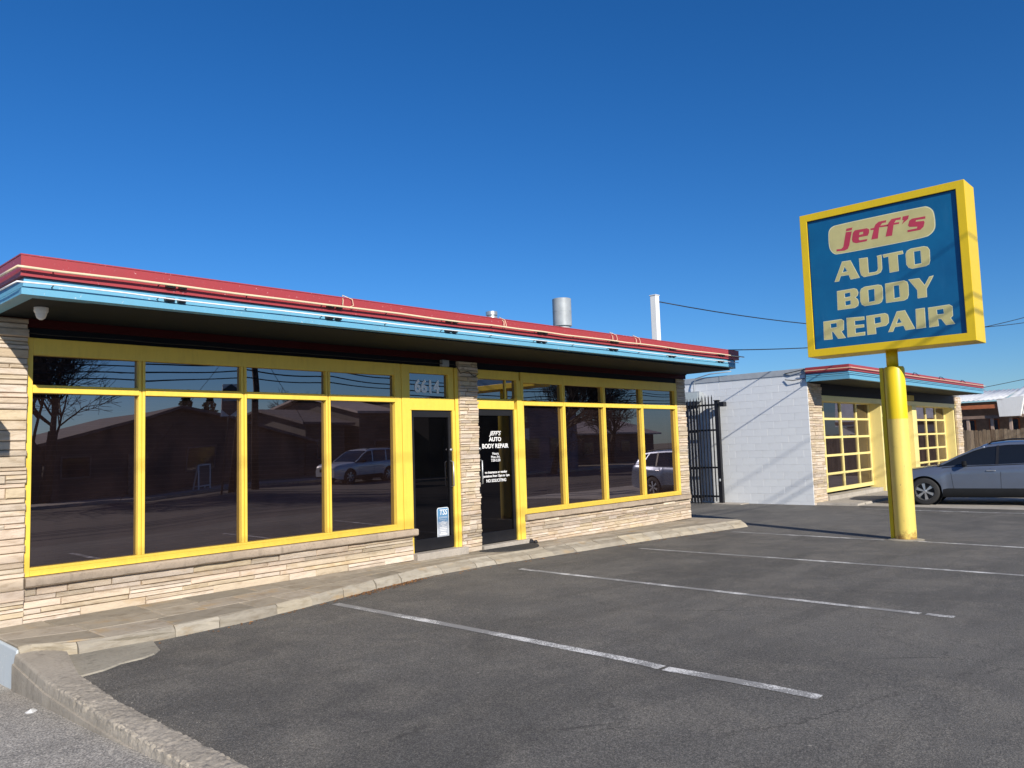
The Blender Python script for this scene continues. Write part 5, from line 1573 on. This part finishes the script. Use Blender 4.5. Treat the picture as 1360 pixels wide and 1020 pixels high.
def gable_house(name, label, x0, x1, y0, y1, zeave, zridge, wallm, roofm, axis='x', ov=.5, chimney=None, openings=(), z0=-.4):
    """front (seen in the windows) is the y0 side, nearest the street; y0 > y1"""
    t = thing(name, label, 'house', ((x0 + x1) / 2, (y0 + y1) / 2, z0))
    b = MB(); b.box(x0, x1, y1, y0, z0, zeave)
    if axis == 'y':
        xm = (x0 + x1) / 2
        b.add([(x0, y0, zeave), (x1, y0, zeave), (xm, y0, zridge - .1), (x0, y1, zeave), (x1, y1, zeave), (xm, y1, zridge - .1)], [(0, 1, 2), (3, 5, 4), (0, 2, 5, 3), (1, 4, 5, 2)])
    else:
        ym = (y0 + y1) / 2
        b.add([(x0, y0, zeave), (x0, y1, zeave), (x0, ym, zridge - .1), (x1, y0, zeave), (x1, y1, zeave), (x1, ym, zridge - .1)], [(0, 1, 2), (3, 5, 4), (0, 2, 5, 3), (1, 4, 5, 2)])
    b.build('wall', wallm, t)
    r_ = MB()
    if axis == 'y':
        xm = (x0 + x1) / 2; k = (zridge - zeave) / (xm - x0)
        for s in (-1, 1):
            xe = xm + s * (xm - x0 + ov); ze = zeave - k * ov
            r_.hexa([(xm, y1 - ov, zridge), (xe, y1 - ov, ze), (xe, y0 + ov, ze), (xm, y0 + ov, zridge), (xm, y1 - ov, zridge + .15), (xe, y1 - ov, ze + .15), (xe, y0 + ov, ze + .15), (xm, y0 + ov, zridge + .15)])
    else:
        ym = (y0 + y1) / 2; k = (zridge - zeave) / (y0 - ym)
        for s in (-1, 1):
            ye = ym + s * (y0 - ym + ov); ze = zeave - k * ov
            r_.hexa([(x0 - ov, ym, zridge), (x0 - ov, ye, ze), (x1 + ov, ye, ze), (x1 + ov, ym, zridge), (x0 - ov, ym, zridge + .15), (x0 - ov, ye, ze + .15), (x1 + ov, ye, ze + .15), (x1 + ov, ym, zridge + .15)])
    ro = r_.build('roof', roofm, t)
    if chimney:
        cx, cw, cz = chimney; MB().box(cx, cx + cw, y0 - .6, y0 + .3, zeave - 1, cz).build('chimney', M['brick_red'], ro)
    for (xa, xb, za, zb_, kind) in openings:
        f = MB().box(xa, xb, y0 - .02, y0 + .06, za, zb_).build('window' if kind == 'w' else 'door', M['far_wall'] if kind == 'w' else M['brown_wood'], t)
        if kind == 'w': MB().box(xa + .08, xb - .08, y0 + .06, y0 + .075, za + .08, zb_ - .08).build('glass_pane', M['dark_pane'], f)
    return t
gable_house('far_house', 'dark gabled house across the street reflected behind the large bare tree', 10.5, 26.5, -33.0, -43.0, 1.9, 4.0, M['far_wall_dark'], M['far_roof'], 'y', .6,
            openings=((13.0, 14.4, .7, 1.8, 'w'), (16.2, 17.2, -.3, 1.8, 'd'), (19.2, 20.8, .6, 1.9, 'w')))
gable_house('far_house', 'long dark sided house with eave towards the street, reflected in the third window', 27.2, 30.2, -34.0, -44.0, 3.0, 3.9, M['far_wall_dark'], M['far_roof'], 'x', .5,
            openings=((28.0, 29.2, .7, 2.0, 'w'),))
gable_house('far_house', 'house with pale roof and brick chimney reflected in the window beside door 6614', 31.0, 37.5, -33.5, -46.0, 3.75, 5.0, M['far_wall_dark'], M['far_roof_pale'], 'x', .5, (37.0, 1.4, 5.3),
            openings=((32.2, 33.6, .7, 1.9, 'w'), (35.0, 36.4, .7, 1.9, 'w')), z0=-.4)
gable_house('far_house', 'small low house left of the large bare tree across the street', -2.0, 8.5, -34.0, -43.0, 2.2, 3.9, M['far_wall'], M['far_roof'], 'x', .5, openings=((1.0, 2.2, .6, 1.7, 'w'), (5.0, 6.2, .6, 1.7, 'w')))
gable_house('far_house', 'low pale roofed house reflected in the last window above the parked car', 56.0, 70.0, -36.0, -46.0, 2.6, 3.9, M['far_wall_dark'], M['far_roof_pale'], 'x', .6, openings=((58.0, 59.4, .6, 1.8, 'w'), (64.0, 65.4, .6, 1.8, 'w')))
# storage building
st_b = thing('storage_building', 'dark flat roofed storage building across the street', 'building', (42, -36, -.4))
MB().box(34.0, 41.2, -42, -30.0, -.4, 4.6).build('wall', M['far_wall_dark'], st_b)
MB().box(41.2, 50.0, -42, -30.3, -.4, 4.5).build('wall', M['far_wall_blue'], st_b)
MB().box(33.8, 50.2, -42.2, -29.85, 4.6, 4.8).build('roof', M['far_roof'], st_b)
for xa in (35.2, 38.2):
    MB().box(xa, xa + 2.3, -30.0, -29.95, -.3, 2.3).build('roller_door', M['far_wall'], st_b)
for xa in (43.0, 46.5):
    f = MB().box(xa, xa + 2.2, -30.3, -30.24, .6, 2.2).build('window', M['far_wall'], st_b); MB().box(xa + .1, xa + 2.1, -30.24, -30.22, .7, 2.1).build('glass_pane', M['dark_pane'], f)
ss = thing('storage_sign', 'brown sign board reading SELF STORAGE with a white triangle below', 'sign', (36.7, -24.9, 0))
MB().box(35.6, 38.0, -24.98, -24.88, 2.75, 4.6).build('sign_board', M['brown_wood'], ss)
MB().box(36.6, 36.8, -25.2, -24.99, -.4, 4.4).build('sign_post', M['black'], ss)
b = MB(); b.add([(36.4, -24.86, 2.74), (38.05, -24.86, 2.74), (38.05, -24.86, 1.9), (36.4, -24.90, 2.74), (38.05, -24.90, 2.74), (38.05, -24.90, 1.9)], [(0, 1, 2), (5, 4, 3), (0, 3, 4, 1), (1, 4, 5, 2), (2, 5, 3, 0)]); b.build('sign_triangle', M['white'], ss)
BR = (R(90), 0, R(180))
text_obj('SELF', .62, M['cream_edge'], ss, (36.8, -24.875, 3.75), BR, 'lettering', 0, .012, 1, 'CENTER')
text_obj('STORAGE', .50, M['cream_edge'], ss, (36.8, -24.875, 3.15), BR, 'lettering', 0, .01, 1, 'CENTER')
hx = thing('roadside_sign', 'white roadside sign with dark hexagon by the far utility pole', 'sign', (15.6, -23.0, -.3))
MB().box(15.97, 16.73, -23.05, -23.0, 3.0, 4.4).build('sign_board', M['white'], hx)
b = MB(); cx_, cz_ = 16.35, 3.70
v = [(cx_, cz_ + .70), (cx_ + .37, cz_ + .42), (cx_ + .37, cz_ - .42), (cx_, cz_ - .70), (cx_ - .37, cz_ - .42), (cx_ - .37, cz_ + .42)]
b.add([(x, -22.985, z) for x, z in v], [(0, 1, 2, 3, 4, 5)]); b.build('hexagon', simple('dark_emblem', (.04, .045, .05), .5), hx)
MB().box(16.01, 16.69, -22.985, -22.975, 3.65, 3.83).build('sign_band', simple('sign_band', (.5, .5, .5), .5), hx)
MB().box(16.32, 16.38, -23.12, -23.05, -.4, 4.2).build('sign_post', M['black'], hx)
sb = thing('sandwich_board', 'leaning A frame sandwich board on the far sidewalk', 'sandwich board', (18.0, -28.4, -.22))
for s in (1, -1):
    b = MB()
    for x_ in (17.72, 18.28): b.hexa([(x_ - .03, -28.4 + s * .28, -.22), (x_ + .03, -28.4 + s * .28, -.22), (x_ + .03, -28.36 + s * .28, -.22), (x_ - .03, -28.36 + s * .28, -.22), (x_ - .03, -28.4 + s * .02, .95), (x_ + .03, -28.4 + s * .02, .95), (x_ + .03, -28.36 + s * .02, .95), (x_ - .03, -28.36 + s * .02, .95)])
    b.box(17.75, 18.25, -28.4 + s * .03 - .02, -28.4 + s * .03 + .02, .90, .97); b.box(17.75, 18.25, -28.4 + s * .25 - .02, -28.4 + s * .25 + .02, -.1, -.04)
    fr_ = b.build('board_frame', M['white'], sb)
    b = MB(); b.hexa([(17.75, -28.4 + s * .245, -.04), (18.25, -28.4 + s * .245, -.04), (18.25, -28.38 + s * .245, -.04), (17.75, -28.38 + s * .245, -.04), (17.75, -28.4 + s * .035, .9), (18.25, -28.4 + s * .035, .9), (18.25, -28.38 + s * .035, .9), (17.75, -28.38 + s * .035, .9)])
    b.build('board_panel', M['far_wall'], fr_)
# evergreen shrubs behind the third window roofline
def shrub(x, y, z0, h, w_, seed, label):
    rng = random.Random(seed); t = thing('evergreen_tree', label, 'tree', (x, y, z0))
    b = MB(); b.tube([(x, y, z0), (x, y, z0 + h * .6)], [.12, .05], 6); b.build('trunk', M['bark'], t)
    b = MB()
    for _ in range(900):
        u = rng.random(); zz = z0 + h * (.2 + .8 * u); rad = w_ * (1 - u) ** .7 * rng.uniform(.3, 1.05); a = rng.uniform(0, 6.28)
        p = Vector((x + rad * math.cos(a), y + rad * math.sin(a), zz)); s_ = rng.uniform(.08, .2)
        d1 = Vector((rng.gauss(0, 1), rng.gauss(0, 1), rng.gauss(0, 1))).normalized() * s_; d2 = d1.orthogonal().normalized() * s_ * .6
        b.add([p - d1, p + d2, p + d1, p - d2], [(0, 1, 2, 3)])
    b.build('crown', M['shrub'], t)
shrub(26.5, -50, -.3, 6.6, 1.4, 1, 'tall evergreen behind the dark houses, left one'); shrub(28.8, -51, -.3, 6.2, 1.7, 2, 'broader evergreen behind the dark houses, right one')

# ------------------------------------------------------------ litter
rng = random.Random(77)
def leaf_bm(s, rng):
    b = MB(); a = rng.uniform(0, 6.28); ca, sa = math.cos(a), math.sin(a); pts = [(-s, 0, .002), (-.2 * s, .45 * s, rng.uniform(.004, .015)), (s, 0, .003), (.1 * s, -.4 * s, rng.uniform(.004, .012))]
    b.add([(x * ca - y * sa, x * sa + y * ca, z) for x, y, z in pts], [(0, 1, 2), (0, 2, 3)]); return b
lv = MB()
for _ in range(420):
    X = rng.choice((rng.gauss(5.9, .35), rng.uniform(2.6, 14.5), rng.gauss(6.6, .2))); X = min(max(X, 2.6), 14.8)
    Y = yat(KBt, X) - abs(rng.gauss(0, .07)) - .01
    q = leaf_bm(rng.uniform(.008, .026), rng); lv.add([(x + X, y + Y, z + zg(X)) for x, y, z in q.v], q.f)
tag(lv.build('fallen_leaves', M['leaf']), kind='stuff')
peb = MB()
for _ in range(700):
    if rng.random() < .45: X = rng.uniform(2.4, 15); Y = rng.uniform(-8.0, -1.3)
    elif rng.random() < .5: X = rng.uniform(-1, 1.9); Y = rng.uniform(-5.5, -1)
    else: Y = rng.uniform(-5.5, -1.3); X = lerp_poly(KI, Y) + abs(rng.gauss(0, .12)) + .02
    lot = X > lerp_poly(KI, Y)
    z = zg(X, Y) if lot else zdrive(X, Y)
    if not lot and X > lerp_poly(KO, Y) - .05: continue
    s_ = rng.uniform(.002, .0055)
    vs_ = [(s_, 0, 0), (-.6 * s_, .9 * s_, 0), (-.7 * s_, -.8 * s_, 0), (0, 0, s_ * .9)]
    peb.add([(x + X, y + Y, zz + z) for x, y, zz in vs_], [(0, 1, 3), (1, 2, 3), (2, 0, 3)])
tag(peb.build('loose_grit', simple('grit', (.24, .225, .20), .9)), kind='stuff')
b = MB(); px0, py0 = 1.62, -2.04; z_ = zdrive(px0, py0) + .004
b.add([(px0 - .07, py0 - .03, z_), (px0 + .0, py0 - .05, z_ + .025), (px0 + .07, py0 + .0, z_ + .01), (px0 + .03, py0 + .05, z_ + .035), (px0 - .05, py0 + .04, z_ + .008), (px0, py0, z_ + .045)], [(0, 1, 5), (1, 2, 5), (2, 3, 5), (3, 4, 5), (4, 0, 5)])
for i, v in enumerate(b.v): b.v[i] = (v[0] + .25, v[1] - .36, v[2])
tag(b.build('paper_scrap', M['plastic']), 'crumpled scrap of white paper on the old asphalt outside the kerb', 'paper scrap')
